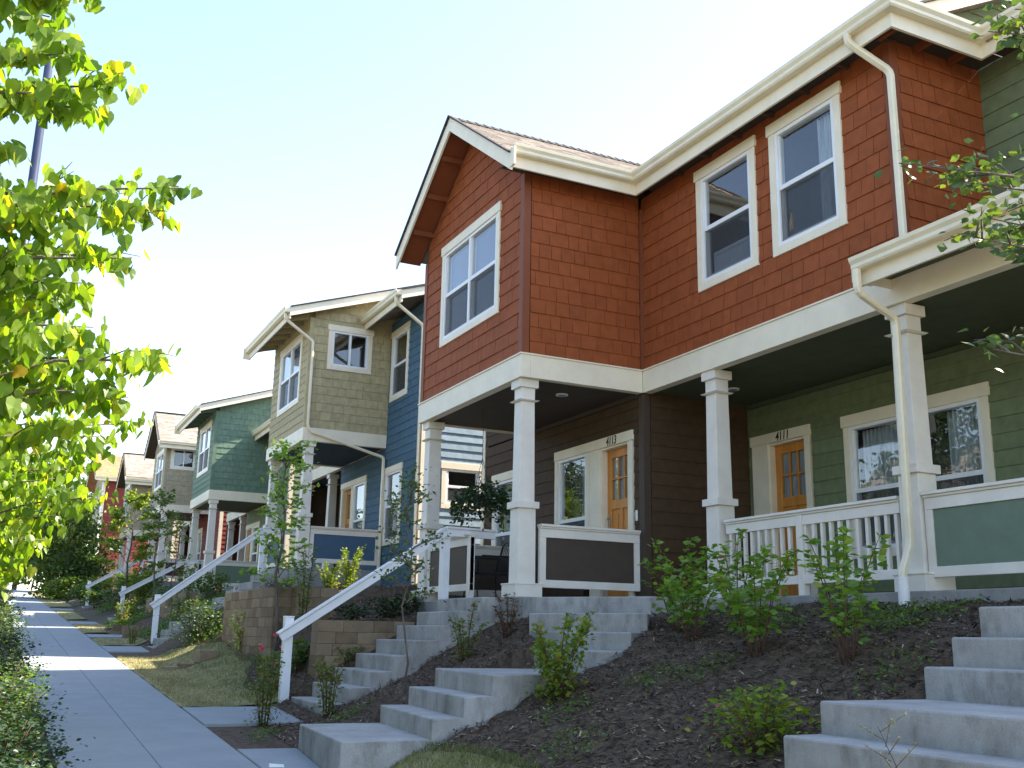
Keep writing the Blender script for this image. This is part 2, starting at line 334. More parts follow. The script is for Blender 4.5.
def window(par, ax, c, u0, u1, z0, z1, kind='double', trim=None, blind=None, ratio=.5, head=.14, side=.10, room=.7, screen=True, proud=.03, ears=.025, ac=False, sill=None):
    """outer trim rectangle; the wall must have the matching hole (see hole())"""
    trim = trim or M['cream']; sill = side if sill is None else sill
    mb = MB()
    B = lambda a, b, d0, d1, s0, s1, t=mb: t.box(W3(ax, c, a, d0, s0), W3(ax, c, b, d1, s1))
    B(u0-ears, u1+ears, -.02, proud+.012, z1-head, z1)
    B(u0, u0+side, -.02, proud, z0, z1-head-.001); B(u1-side, u1, -.02, proud, z0, z1-head-.001)
    B(u0+side+.001, u1-side-.001, -.02, proud, z0, z0+sill)
    w = mb.build('window', trim, par, bevel=.004)
    a, b, s0, s1 = u0+side, u1-side, z0+sill, z1-head
    # vinyl frame
    fr = MB(); t = .045
    F = lambda p, q, d0, d1, m0, m1: fr.box(W3(ax, c, p, d0, m0), W3(ax, c, q, d1, m1))
    F(a, a+t, -.08, .022, s0, s1); F(b-t, b, -.08, .022, s0, s1)
    F(a+t, b-t, -.08, .022, s0, s0+t); F(a+t, b-t, -.08, .022, s1-t, s1)
    ai, bi, si, ti = a+t, b-t, s0+t, s1-t
    panes = []; scr = []
    cells = [(ai, bi)] if kind in ('double', 'fixed') else None
    if kind == 'twin': mid = (ai+bi)/2; F(mid-.03, mid+.03, -.08, .020, si, ti); cells = [(ai, mid-.03), (mid+.03, bi)]
    if kind in ('double', 'twin'):
        zm = si+(ti-si)*ratio
        for (p, q) in cells:
            F(p, q, -.045, .012, zm-.028, zm+.028)
            F(p, p+.022, -.05, .004, zm+.028, ti); F(q-.022, q, -.05, .004, zm+.028, ti)
            F(p, p+.03, -.06, -.012, si, zm-.028); F(q-.03, q, -.06, -.012, si, zm-.028); F(p+.03, q-.03, -.06, -.012, si, si+.04)
            panes.append((p, q, zm+.02, ti, -.02)); panes.append((p, q, si, zm-.02, -.045)); scr.append((p, q, si, zm-.028))
    elif kind == 'slider':
        mid = (ai+bi)/2; F(mid-.025, mid+.025, -.06, .012, si, ti)
        panes += [(ai, mid, si, ti, -.035), (mid, bi, si, ti, -.02)]; scr = []
    else: panes.append((ai, bi, si, ti, -.02))
    fr.build('sash', M['vinyl'], w, bevel=.003)
    g = MB()
    for (p, q, m0, m1, d) in panes: g.box(W3(ax, c, p, d, m0), W3(ax, c, q, d-.004, m1))
    # thin pane: keep one skin only
    g2 = MB()
    for (p, q, m0, m1, d) in panes: g2.poly([W3(ax, c, p, d, m0), W3(ax, c, q, d, m0), W3(ax, c, q, d, m1), W3(ax, c, p, d, m1)], [(0, 1, 2, 3)])
    g2.build('pane', M['glass'], w)
    if screen and scr:
        sc = MB()
        for (p, q, m0, m1) in scr: sc.poly([W3(ax, c, p, .0, m0), W3(ax, c, q, .0, m0), W3(ax, c, q, .0, m1), W3(ax, c, p, .0, m1)], [(0, 1, 2, 3)])
        sc.build('insect_screen', M['screen'], w)
    rm = MB()  # the room seen behind
    A = lambda p, d, m: W3(ax, c, p, d, m)
    x0, x1, y0, y1 = a-.25, b+.25, s0-.3, s1+.2
    rm.poly([A(x0, -room, y0), A(x1, -room, y0), A(x1, -room, y1), A(x0, -room, y1), A(x0, -.105, y0), A(x1, -.105, y0), A(x1, -.105, y1), A(x0, -.105, y1)],
            [(0, 1, 2, 3), (0, 4, 5, 1), (3, 2, 6, 7), (0, 3, 7, 4), (1, 5, 6, 2)])
    rm.build('room', M['room'], w)
    if blind == 'blind':
        bl = MB(); zb = si+(ti-si)*ratio-.02; z = ti
        while z > zb:
            z -= .025
            bl.poly([A(ai, -.085, z+.012), A(bi, -.085, z+.012), A(bi, -.115, z-.008), A(ai, -.115, z-.008)], [(0, 1, 2, 3)])
        bl.build('blind', M['blind'], w)
    if blind == 'curtain':
        cu = MB(); n = 36; rows = []
        q0, q1 = ai, ai+(bi-ai)*.42
        top = [A(q0+(q1-q0)*i/n, -.16+.03*math.sin(i*1.3)+.012*math.sin(i*3.1), ti) for i in range(n+1)]
        bot = [A(q0+(q1-q0)*i/n, -.16+.035*math.sin(i*1.3+.3), si) for i in range(n+1)]
        cu.poly(top+bot, [(i, i+1, n+2+i, n+1+i) for i in range(n)]); cu.build('curtain', M['curtain'], w, smooth=True)
    if blind == 'sheer':
        n = 60
        for (q0, q1) in ((ai, ai+(bi-ai)*.3), (bi-(bi-ai)*.3, bi)):
            cu = MB()
            top = [A(q0+(q1-q0)*i/n, -.16+.025*math.sin(i*.9), ti) for i in range(n+1)]
            bot = [A(q0+(q1-q0)*i/n, -.16+.03*math.sin(i*.9+.3), si) for i in range(n+1)]
            cu.poly(top+bot, [(i, i+1, n+2+i, n+1+i) for i in range(n)])
            cu.build('curtain', M['curtain'], w, smooth=True)
    if ac:
        am = MB(); am.box(A(ai+.09, -.10, si+.01), A(bi-.03, -.4, si+.36)); am.box(A(ai+.12, -.085, si+.34), A(bi-.05, -.099, si+.30))
        for i in range(9): am.box(A(ai+.13+i*.05, -.088, si+.04), A(ai+.15+i*.05, -.0995, si+.27))
        am.build('air_conditioner', M['vinyl'], w, bevel=.006)
    return w
def hole(u0, u1, z0, z1, head=.14, side=.10): return (u0+side-.03, u1-side+.03, z0+side-.03, z1-head+.03)

def door(par, ax, c, u0, u1, z0, z1, du0, du1, trim=None, set_in=.09, head=.14, handle_at='hi', number=None):
    trim = trim or M['cream']
    mb = MB(); B = lambda a, b, d0, d1, s0, s1: mb.box(W3(ax, c, a, d0, s0), W3(ax, c, b, d1, s1))
    B(u0-.025, u1+.025, -.02, .042, z1-head, z1)
    B(u0, du0, -.02, .03, z0, z1-head-.001); B(du1, u1, -.02, .03, z0, z1-head-.001)
    B(du0-.012, du0+.012, -.10, .012, z0, z1-head-.002); B(du1-.012, du1+.012, -.10, .012, z0, z1-head-.002); B(du0+.013, du1-.013, -.10, .012, z1-head-.03, z1-head-.003)
    d = mb.build('door', trim, par, bevel=.004)
    a, b, s0, s1 = du0+.012, du1-.012, z0+.02, z1-head-.03; w = b-a; hgt = s1-s0; D = -set_in
    p = MB(); P = lambda q0, q1, d0, d1, m0, m1: p.box(W3(ax, c, q0, d0, m0), W3(ax, c, q1, d1, m1))
    st = .11; gz0 = s0+hgt*.66; gz1 = s1-.12
    P(a, a+st, D-.045, D, s0, s1); P(b-st, b, D-.045, D, s0, s1); P(a+st, b-st, D-.045, D, s1-.12, s1)
    P(a+st, b-st, D-.045, D, gz0-.13, gz0); P(a+st, b-st, D-.045, D, s0, s0+.2)
    mid = (a+b)/2; P(mid-.045, mid+.045, D-.045, D, s0+.2, gz0-.13)
    P(a+st, mid-.045, D-.04, D-.02, s0+.2, gz0-.13); P(mid+.045, b-st, D-.04, D-.02, s0+.2, gz0-.13)
    for (q0, q1) in ((a+st+.04, mid-.085), (mid+.085, b-st-.04)):
        if q1-q0 > .03: P(q0, q1, D-.03, D-.006, s0+.26, gz0-.19)
    gw = (b-st)-(a+st)
    for i in (1, 2): P(a+st+gw*i/3-.012, a+st+gw*i/3+.012, D-.04, D-.004, gz0, gz1)
    zm = (gz0+gz1)/2; P(a+st, b-st, D-.041, D-.003, zm-.012, zm+.012)
    leaf = p.build('door_leaf', M['wood'], d, bevel=.004)
    g = MB(); g.poly([W3(ax, c, a+st, D-.02, gz0), W3(ax, c, b-st, D-.02, gz0), W3(ax, c, b-st, D-.02, gz1), W3(ax, c, a+st, D-.02, gz1)], [(0, 1, 2, 3)])
    g.build('glazing', M['glass'], d)
    g = MB(); g.poly([W3(ax, c, a+st, D-.05, gz0), W3(ax, c, b-st, D-.05, gz0), W3(ax, c, b-st, D-.05, gz1), W3(ax, c, a+st, D-.05, gz1)], [(0, 1, 2, 3)])
    g.build('door_curtain', M['curtain'], d)
    hx = (b-.06) if handle_at == 'hi' else (a+.06)
    hm = MB(); hm.box(W3(ax, c, hx-.02, D, z0+.95), W3(ax, c, hx+.02, D+.012, z0+1.22))
    hm.tube([W3(ax, c, hx, D+.01, z0+1.0), W3(ax, c, hx, D+.05, z0+1.01), W3(ax, c, hx, D+.05, z0+1.16), W3(ax, c, hx, D+.01, z0+1.17)], .008, 8)
    hm.build('handle', M['metal'], d)
    return d

def text_mesh(txt, name, size, ax, c, uc, z, d, material, par):
    cu = bpy.data.curves.new(name, 'FONT'); cu.body = txt; cu.size = size; cu.extrude = .004; cu.align_x = 'CENTER'; cu.offset = .002; cu.shear = .15
    o = bpy.data.objects.new('tmp', cu); COL.objects.link(o)
    dg = bpy.context.evaluated_depsgraph_get(); me = bpy.data.meshes.new_from_object(o.evaluated_get(dg))
    bpy.data.objects.remove(o)
    # facing -x: reading direction is -y ; facing -y: reading direction is +x
    for v in me.vertices:
        X, Y, Z = v.co
        if ax == 'X': v.co = (c-d-Z, uc-X*.8, z+Y)
        else: v.co = (uc+X, c-d-Z, z+Y)
    me.materials.clear(); me.materials.append(material)
    q = bpy.data.objects.new(name, me); COL.objects.link(q); q.parent = par; q.matrix_parent_inverse = Matrix.Translation(-wloc(par)); return q

def column(par, x, y, z0, z1, ped_z=None, s=1.0):
    mb = MB()
    def sq(hw, a, b, hw2=None):
        hw *= s; hw2 = (hw2 or hw/s)*s
        mb.hexa([(x-hw, y-hw, a), (x+hw, y-hw, a), (x+hw, y+hw, a), (x-hw, y+hw, a), (x-hw2, y-hw2, b), (x+hw2, y-hw2, b), (x+hw2, y+hw2, b), (x-hw2, y+hw2, b)])
    sq(.19, z0, z0+.17); sq(.20, z0+.151, z0+.169)
    zc = z0+1.10; sq(.125, z0+.17, zc, .12); sq(.155, zc, zc+.085)
    sq(.108, zc+.085, z1-.29, .098); sq(.125, z1-.29, z1-.275, .15); sq(.15, z1-.275, z1-.262, .105); sq(.1, z1-.262, z1-.11); sq(.135, z1-.11, z1)
    c = mb.build('column', M['white'], par, bevel=.005)
    if ped_z is not None:
        pd = MB(); pd.box((x-.205, y-.205, ped_z), (x+.205, y+.205, z0-.001)); pd.build('column_footing', M['found'], c, bevel=.008)
    return c

def rail(par, ax, c, u0, u1, z0, kind, pm, posts=(), top=.91, lo=.125):
    """porch railing centred on the line; z0 = porch floor"""
    t = MB(); B = lambda a, b, h0, h1, m0, m1, tt=t: tt.box(W3(ax, c, a, -h0, z0+m0), W3(ax, c, b, -h1, z0+m1))
    B(u0, u1, -.065, .065, top-.03, top); B(u0, u1, -.045, .045, top-.055, top-.0305); B(u0, u1, -.03, .03, top-.165, top-.056)
    B(u0, u1, -.03, .03, lo, lo+.095)
    for p in posts: B(p-.045, p+.045, -.042, .042, 0, top-.056)
    o = t.build('railing', M['white'], par, bevel=.004)
    if kind == 'panel':
        ps = [u0]+[p for p in posts if u0+.2 < p < u1-.2]+[u1]
        for a, b in zip(ps, ps[1:]):
            for (q0, q1) in ((a, a+.085), (b-.085, b)):
                fr = MB(); fr.box(W3(ax, c, q0, .026, z0+lo+.0955), W3(ax, c, q1, -.026, z0+top-.1655)); fr.build('panel_frame', M['white'], o)
        p = MB(); p.box(W3(ax, c, u0+.02, .012, z0+lo+.09), W3(ax, c, u1-.02, -.012, z0+top-.16)); p.build('panel', pm, o)
    else:
        q = u0+.09; n = round((u1-u0)/.128)
        for i in range(n):
            q = u0+(i+.5)*(u1-u0)/n
            if any(abs(q-p) < .07 for p in posts): continue
            b = MB(); b.box(W3(ax, c, q-.019, .019, z0+lo+.0955), W3(ax, c, q+.019, -.019, z0+top-.1655)); b.build('baluster', M['white'], o)
    return o

GPROF = [(0, 0), (.085, 0), (.10, .02), (.10, .055), (.125, .09), (.13, .125), (.118, .125), (.11, .10), (.02, .10), (0, .12)]
def gutter(par, pts, z, fascia=.15, outs=None):
    """pts: corner points in plan of the fascia line; outward normals given per segment"""
    g = MB(); fz = MB(); K = len(outs)
    def turn(i):      # corner between segment i and i+1: +1 convex, -1 concave
        d0 = Vector(pts[i+1])-Vector(pts[i]); return 1 if d0.normalized().dot(Vector(outs[i+1])) > .5 else -1
    for i, ((p0, p1), n) in enumerate(zip(zip(pts, pts[1:]), outs)):
        m0 = turn(i-1) if i else 0; m1 = turn(i) if i < K-1 else 0
        g.extr(GPROF, (*p0, z), (*p1, z), (*n, 0), (0, 0, 1), m0, m1)
        fz.extr([(-.03, -fascia), (0, -fascia), (0, .115), (-.03, .115)], (*p0, z), (*p1, z), (*n, 0), (0, 0, 1), m0, m1)
    o = g.build('gutter', M['gutter'], par); fz.build('fascia', M['cream'], o); return o

def downspout(par, pts, boot=None):
    mb = MB(); P = [Vector(p) for p in pts]
    Q = [P[0]]
    for i in range(1, len(P)-1):
        a = (P[i-1]-P[i]).normalized(); b = (P[i+1]-P[i]).normalized(); k = .05
        Q += [P[i]+a*k, P[i]+(a+b)*k*.28, P[i]+b*k]
    Q.append(P[-1])
    # rounded-rectangle section
    prof = [(.03, .018), (.018, .03), (-.018, .03), (-.03, .018), (-.03, -.018), (-.018, -.03), (.018, -.03), (.03, -.018)]
    rings = []
    for i, p in enumerate(Q):
        d = ((Q[min(i+1, len(Q)-1)]-p).normalized()+(p-Q[max(0, i-1)]).normalized()).normalized()
        a = Vector((0, 1, 0)); a = (a-d*a.dot(d))
        a = a.normalized() if a.length > .2 else Vector((1, 0, 0)); b = d.cross(a)
        rings.append([p+a*q[0]*1.25+b*q[1] for q in prof])
    n = 8; fs = []
    for i in range(len(Q)-1):
        for k in range(n): fs.append((i*n+k, i*n+(k+1) % n, (i+1)*n+(k+1) % n, (i+1)*n+k))
    mb.poly([q for rr in rings for q in rr], fs)
    o = mb.build('downspout', M['gutter'], par, smooth=False)
    if boot:
        b = MB(); b.tube([boot[0], boot[1]], .052, 14); b.tube([boot[1], (boot[1][0], boot[1][1], boot[1][2]-.02)], .056, 14)
        b.build('drain_boot', M['pvc'], o)
    return o

def slab_roof(par, quad, th=.10, material=None, edge=True):
    """quad: 4 top points (eave a, eave b, ridge b, ridge a)"""
    q = [Vector(p) for p in quad]; dz = Vector((0, 0, -th))
    mb = MB(); mb.hexa([p+dz for p in q]+[p for p in q]); o = mb.build('roof', material or M['roof'], par)
    # shingle courses with real butts
    c = MB(); n = max(2, int((q[3]-q[0]).length/.14))
    for i in range(n):
        t0, t1 = i/n, (i+1)/n
        a, b = q[0].lerp(q[3], t0), q[1].lerp(q[2], t0); e, f_ = q[1].lerp(q[2], t1), q[0].lerp(q[3], t1)
        up = Vector((0, 0, .016)); lo = Vector((0, 0, .004))
        c.poly([a+lo*.1, b+lo*.1, a+up, b+up, e+lo, f_+lo], [(0, 1, 3, 2), (2, 3, 4, 5)])
    c.build('shingle_courses', material or M['roof'], o)
    return o

def rakeboard(par, p0, p1, out, h=.2, th=.03, name='rake_board'):
    """board along a sloping roof edge; out = outward unit vector (plan)"""
    p0, p1 = Vector(p0), Vector(p1); o3 = Vector((*out, 0))*th; dz = Vector((0, 0, -h))
    mb = MB(); mb.hexa([p0+dz, p1+dz, p1+dz+o3, p0+dz+o3, p0, p1, p1+o3, p0+o3])
    b = mb.build(name, M['cream'], par)
    e = MB(); up = Vector((0, 0, .018)); o4 = Vector((*out, 0))*(th+.035)
    e.hexa([p0+up*.1, p1+up*.1, p1+up*.1+o4, p0+up*.1+o4, p0+up*1.6, p1+up*1.6, p1+up*1.6+o4, p0+up*1.6+o4]); e.build('shingle_edge', M['roofedge'], b)
    return b

# ------------------------------------------------------------------ terrain
def ss(a,b,t):
    t=max(0.,min(1.,(t-a)/(b-a))); return t*t*(3-2*t)
def s(y):
    y=min(y,80.); return -1.6+.05*y
def lin(P,x):
    if x<=P[0][0]: return P[0][1]
    for (a,u),(b,v) in zip(P,P[1:]):
        if x<=b: return u+(v-u)*(x-a)/(b-a)
    return P[-1][1]
ST=[(1,[(2.9,-1.5),(4.2,-.95),(5.4,-.45),(6.0,-.1),(7.5,.2),(9,.25)]),
 (5,[(2.9,-1.32),(4.2,-.80),(5.4,-.37),(6.0,.04),(7.5,.33),(9,.33)]),
 (8.35,[(3.1,-1.10),(3.46,-.90),(4.07,-.64),(4.66,-.42),(5.1,-.28),(5.73,-.06),(6.4,.12),(7.5,.36),(9,.36)]),
 (10.4,[(3.0,-1.08),(3.9,-.68),(4.7,-.32),(5.35,-.02),(5.75,.22),(7.5,.33),(9,.33)]),
 (12,[(3.3,-1.0),(4.2,-.62),(5.5,.06),(5.8,.2),(7.5,.3),(9,.3)]),
 (13.8,[(3.3,-.92),(4.3,-.36),(5.2,.05),(6,.2),(9,.3)]),
 (16.1,[(2.9,-.80),(3.6,-.55),(4.2,-.33),(5.6,.2),(7,.5),(9,.6)]),
 (19,[(3.1,-.64),(3.7,-.40),(4.2,-.22),(5.6,.4),(7,.75),(9,.8)]),
 (22.5,[(3.0,-.47),(3.4,-.20),(4.0,.18),(4.5,.46),(5.6,.98),(7,1.0),(9,1.0)]),
 (26,[(3.0,-.3),(3.6,-.15),(4.4,.35),(5.6,.9),(7,1.0),(9,1.05)]),
 (33,[(3.0,.05),(3.6,.2),(4.4,.6),(5.6,.95),(7,1.0),(9,1.0)]),
 (44,[(3.0,.6),(3.6,.75),(4.4,1.1),(5.6,1.45),(7,1.55),(9,1.55)]),
 (60,[(3.0,1.4),(4,1.6),(5.6,1.85),(9,1.9)]),(80,[(3.0,2.4),(9,2.6)]),(400,[(3,2.4),(9,2.6)])]
def h(x,y):
    g=s(y)
    if x<-2.2: return g-.14
    if x<2.7: return g-.02
    if y<=ST[0][0]: v=lin(ST[0][1],x)
    else:
        for (a,P),(b,Q) in zip(ST,ST[1:]):
            if y<=b:
                t=(y-a)/(b-a); v=lin(P,x)*(1-t)+lin(Q,x)*t; break
        else: v=lin(ST[-1][1],x)
    k=ss(2.7,3.2,x); v=v*k+(g-.02)*(1-k)
    if 16.32<y<20.3 and x>4.35: v=max(v,.58+.25*ss(4.4,7,x))
    if 13.98<y<=16.32 and x>4.0: v=max(v,.12+.16*ss(4.2,6,x)+.3*ss(15.6,16.4,y)*ss(4.6,5.2,x))
    return v
def bumpy(x, y): return ss(3.2, 4.2, x)*1.0*bump_(x, y) if y > 10.8 else bump_(x, y)
def bump_(x, y): return .018*math.sin(x*5.1+y*3.3)+.014*math.sin(x*9.7-y*7.1)+.01*math.sin(x*17+y*13)
def grid(name, x0, x1, y0, y1, dx, dy, fn, material):
    nx = int(round((x1-x0)/dx)); ny = int(round((y1-y0)/dy)); V = []; F = []
    for j in range(ny+1):
        for i in range(nx+1):
            x = x0+(x1-x0)*i/nx; y = y0+(y1-y0)*j/ny; V.append((x, y, fn(x, y)))
    for j in range(ny):
        for i in range(nx):
            a = j*(nx+1)+i; F.append((a, a+1, a+nx+2, a+nx+1))
    me = bpy.data.meshes.new(name); me.from_pydata(V, [], F); me.polygons.foreach_set('use_smooth', [True]*len(F)); me.materials.append(material)
    o = bpy.data.objects.new(name, me); COL.objects.link(o); o['kind'] = 'structure'; return o
STAIRS = []   # footprints: the soil is dug out under the concrete
def inside(P, x, y):
    c = False
    for (a, b), (d, e) in zip(P, P[1:]+P[:1]):
        if (b > y) != (e > y) and x < (d-a)*(y-b)/(e-b)+a: c = not c
    return c
A_LINES = [((2.68, 8.5), (2.80, 10.2), -.86), ((3.44, 8.42), (3.59, 10.15), -.69), ((3.72, 8.41), (3.87, 10.12), -.515), ((3.98, 8.40), (4.13, 10.08), -.335), ((5.25, 8.62), (5.20, 9.98), -.13), ((5.62, 8.75), (5.50, 10.25), .05), ((5.99, 9.02), (5.46, 10.6), .245), ((6.52, 9.75), (5.78, 11.05), .445), ((7.575, 9.75), (7.575, 11.05), .445)]
B_X = [3.54, 3.81, 4.09, 4.36, 4.63, 4.91, 5.19, 5.47]; B_Z = [-.80, -.62, -.44, -.26, -.08, .10, .28, .459]
C_X = [4.25, 4.55, 5.43, 5.70, 5.98]; C_Z = [-.538, -.348, -.146, .042, .245]
D_X = [3.15, 3.28, 3.42, 3.574, 3.80, 4.026, 4.46, 4.74, 5.0, 5.257, 5.5]; D_Z = [-.37, -.2, -.02, .153, .318, .486, .68, .848, 1.023, 1.209, 1.329]
for (p, q, z), (p2, q2, z2) in zip(A_LINES, A_LINES[1:]): STAIRS.append(([p, p2, q2, q], z))
for X_, Z_, y0, y1, xe in ((B_X, B_Z, 11.9, 13.38, 5.775), (C_X, C_Z, 2.9, 5.0, 7.575), (D_X, D_Z, 22.65, 24.1, 5.77)):
    for i, (x, z) in enumerate(zip(X_, Z_)):
        x2 = X_[i+1] if i+1 < len(X_) else xe; STAIRS.append(([(x, y0), (x2, y0), (x2, y1), (x, y1)], z))
def soilz(x, y):
    v = h(x, y)
    for P, z in STAIRS:
        if abs(P[0][1]-y) < 4 and inside(P, x, y): return min(v, z-.30)
    return v+(bumpy(x, y) if x > 2.8 else 0)
grid('mulch_bed', -2.2, 9.4, 1, 31, .1, .12, soilz, M['soil'])
grid('far_ground', -2.2, 14, 31, 120, .5, .6, lambda x, y: h(x, y)-.0, mat('far_garden_ground', (.11, .085, .055), .95, .3, 1.2, .5, 40, color2=(.05, .045, .03)))
o = grid('street', -9, -2.2, -30, 400, 3.4, 5, lambda x, y: s(y)-.14, M['asphalt'])
grid('ground', -500, 500, -200, 800, 20, 10, lambda x, y: min(s(y), 2.4)-.45 if y < 80 else 2.0, mat('distant_ground', (.26, .23, .15), .95, .3, .05))  # ground tone raised as well, to add warm bounced light
mb = MB()
for y in range(-10, 80, 3): mb.prism([(-2.3, y), (-2.15, y), (-2.15, y+2.99), (-2.3, y+2.99)], [s(y)-.3, s(y)-.3, s(y+3)-.3, s(y+3)-.3], [s(y)+.0, s(y), s(y+3), s(y+3)])
structure(mb.build('kerb', M['walk'], bevel=.01))
# sidewalk panels with a tooled joint down the middle
mb = MB(); y = -2.
while y < 130:
    L = 1.55 if y < 82 else 6.0; g = .007
    mb.prism([(.665, y), (2.225, y), (2.225, y+L-.001), (.665, y+L-.001)], [s(y)-.1, s(y)-.1, s(y+L)-.1, s(y+L)-.1], [s(y)-.009, s(y)-.009, s(y+L)-.009, s(y+L)-.009])
    for (a, b) in ((.66, 1.449), (1.455, 2.23)):
        pts = [(a, y), (b, y), (b, y+L-g), (a, y+L-g)]; zt = [s(y), s(y), s(y+L-g), s(y+L-g)]
        mb.prism(pts, [q-.008 for q in zt], zt)
    y += L
structure(mb.build('sidewalk', M['walk'], bevel=.003))
def lawnz(off): return lambda x, y: h(x, y)+off+.01*math.sin(x*4+y*3)
def lawn_patch(x0, x1, y0, y1, curve=None):
    def fn(x, y): return h(x, y)+.03+.008*math.sin(x*7+y*5)
    nx = int((x1-x0)/.1)+1; ny = int((y1-y0)/.15)+1; V = []; F = []
    for j in range(ny+1):
        y = y0+(y1-y0)*j/ny; xe = x1+(curve(y) if curve else 0)
        for i in range(nx+1):
            x = x0+(xe-x0)*i/nx; z = fn(x, y)
            if i == nx: z -= .04
            if i == 0: z -= .018
            V.append((x, y, z))
    for j in range(ny):
        for i in range(nx): a = j*(nx+1)+i; F.append((a, a+1, a+nx+2, a+nx+1))
    me = bpy.data.meshes.new('lawn'); me.from_pydata(V, [], F); me.polygons.foreach_set('use_smooth', [True]*len(F)); me.materials.append(M['lawn'])
    o = bpy.data.objects.new('lawn', me); COL.objects.link(o); o['kind'] = 'structure'; return (x0, x1, y0, y1, curve)
LAWNS = [lawn_patch(2.25, 3.35, 5.5, 8.45, lambda y: .25*math.sin(y*1.1)),
         lawn_patch(2.25, 3.2, 13.5, 21.2, lambda y: .25+.55*ss(15, 19, y)*ss(21.4, 19, y)+.1*math.sin(y*2)),
         lawn_patch(2.25, 3.3, 24.4, 26.8), lawn_patch(2.25, 3.0, 29.2, 33.5, lambda y: .15*math.sin(y)), lawn_patch(2.25, 2.95, 36.6, 44), lawn_patch(2.25, 3.2, 48, 78)]

# ------------------------------------------------------------------ leaf clouds
OVATE = (np.array([(0, 0, 0), (.26, .28, .05), (.30, .55, .04), (0, 1, -.06), (-.30, .55, .04), (-.26, .28, .05), (0, .5, -.03)]), [(0, 1, 2, 3, 6), (0, 6, 3, 4, 5)])
HEART = (np.array([(0, 0, 0), (.22, -.08, .03), (.44, .14, .05), (.43, .42, .03), (.24, .74, .0), (0, 1.08, -.10), (-.24, .74, .0), (-.43, .42, .03), (-.44, .14, .05), (-.22, -.08, .03), (0, .45, -.05)]), [(0, 1, 2, 3, 10), (10, 3, 4, 5), (0, 10, 7, 8, 9), (10, 5, 6, 7)])
LANCE = (np.array([(0, 0, 0), (.13, .35, .04), (0, 1, -.05), (-.13, .35, .04), (0, .4, -.02)]), [(0, 1, 2, 4), (0, 4, 2, 3)])
TINY = (np.array([(0, 0, 0), (.3, .45, .03), (0, 1, 0), (-.3, .45, .03)]), [(0, 1, 2, 3)])
def leaf_cloud(name, P, D, S, material, par, tpl=OVATE, rnd=None, flat=.5):
    P = np.asarray(P, float); D = np.asarray(D, float); n = len(P)
    if n == 0: return None
    D = D/np.linalg.norm(D, axis=1)[:, None]
    up = RNG.normal(size=(n, 3))*(1-flat)+np.array([0, 0, 1.])*flat*1.4
    Xa = np.cross(D, up); Xa /= np.linalg.norm(Xa, axis=1)[:, None]+1e-9; Za = np.cross(Xa, D)
    tv, tf = tpl; S = np.broadcast_to(np.asarray(S, float), (n,))
    V = P[:, None, :]+S[:, None, None]*(tv[None, :, 0, None]*Xa[:, None, :]+tv[None, :, 1, None]*D[:, None, :]+tv[None, :, 2, None]*Za[:, None, :])
    nv = len(tv); loops = []; starts = []; tot = []
    base = (np.arange(n)*nv)
    cnt = sum(len(q) for q in tf); idx = np.concatenate([np.array(q) for q in tf])
    LI = (base[:, None]+idx[None, :]).ravel().astype(np.int32)
    lens = np.array([len(q) for q in tf]); T_ = np.tile(lens, n); ST = np.concatenate([[0], np.cumsum(T_)[:-1]]).astype(np.int32)
    me = bpy.data.meshes.new(name); me.vertices.add(n*nv); me.vertices.foreach_set('co', V.ravel())
    me.loops.add(len(LI)); me.loops.foreach_set('vertex_index', LI); me.polygons.add(len(T_)); me.polygons.foreach_set('loop_start', ST)
    me.polygons.foreach_set('use_smooth', [False]*len(T_)); me.update(calc_edges=True)
    rv = RNG.random(n) if rnd is None else np.asarray(rnd)
    at = me.attributes.new('rnd', 'FLOAT', 'FACE'); at.data.foreach_set('value', np.repeat(rv, len(tf)).astype(np.float32))
    me.materials.append(material); o = bpy.data.objects.new(name, me); COL.objects.link(o)
    if par: o.parent = par; o.matrix_parent_inverse = Matrix.Translation(-wloc(par))
    return o
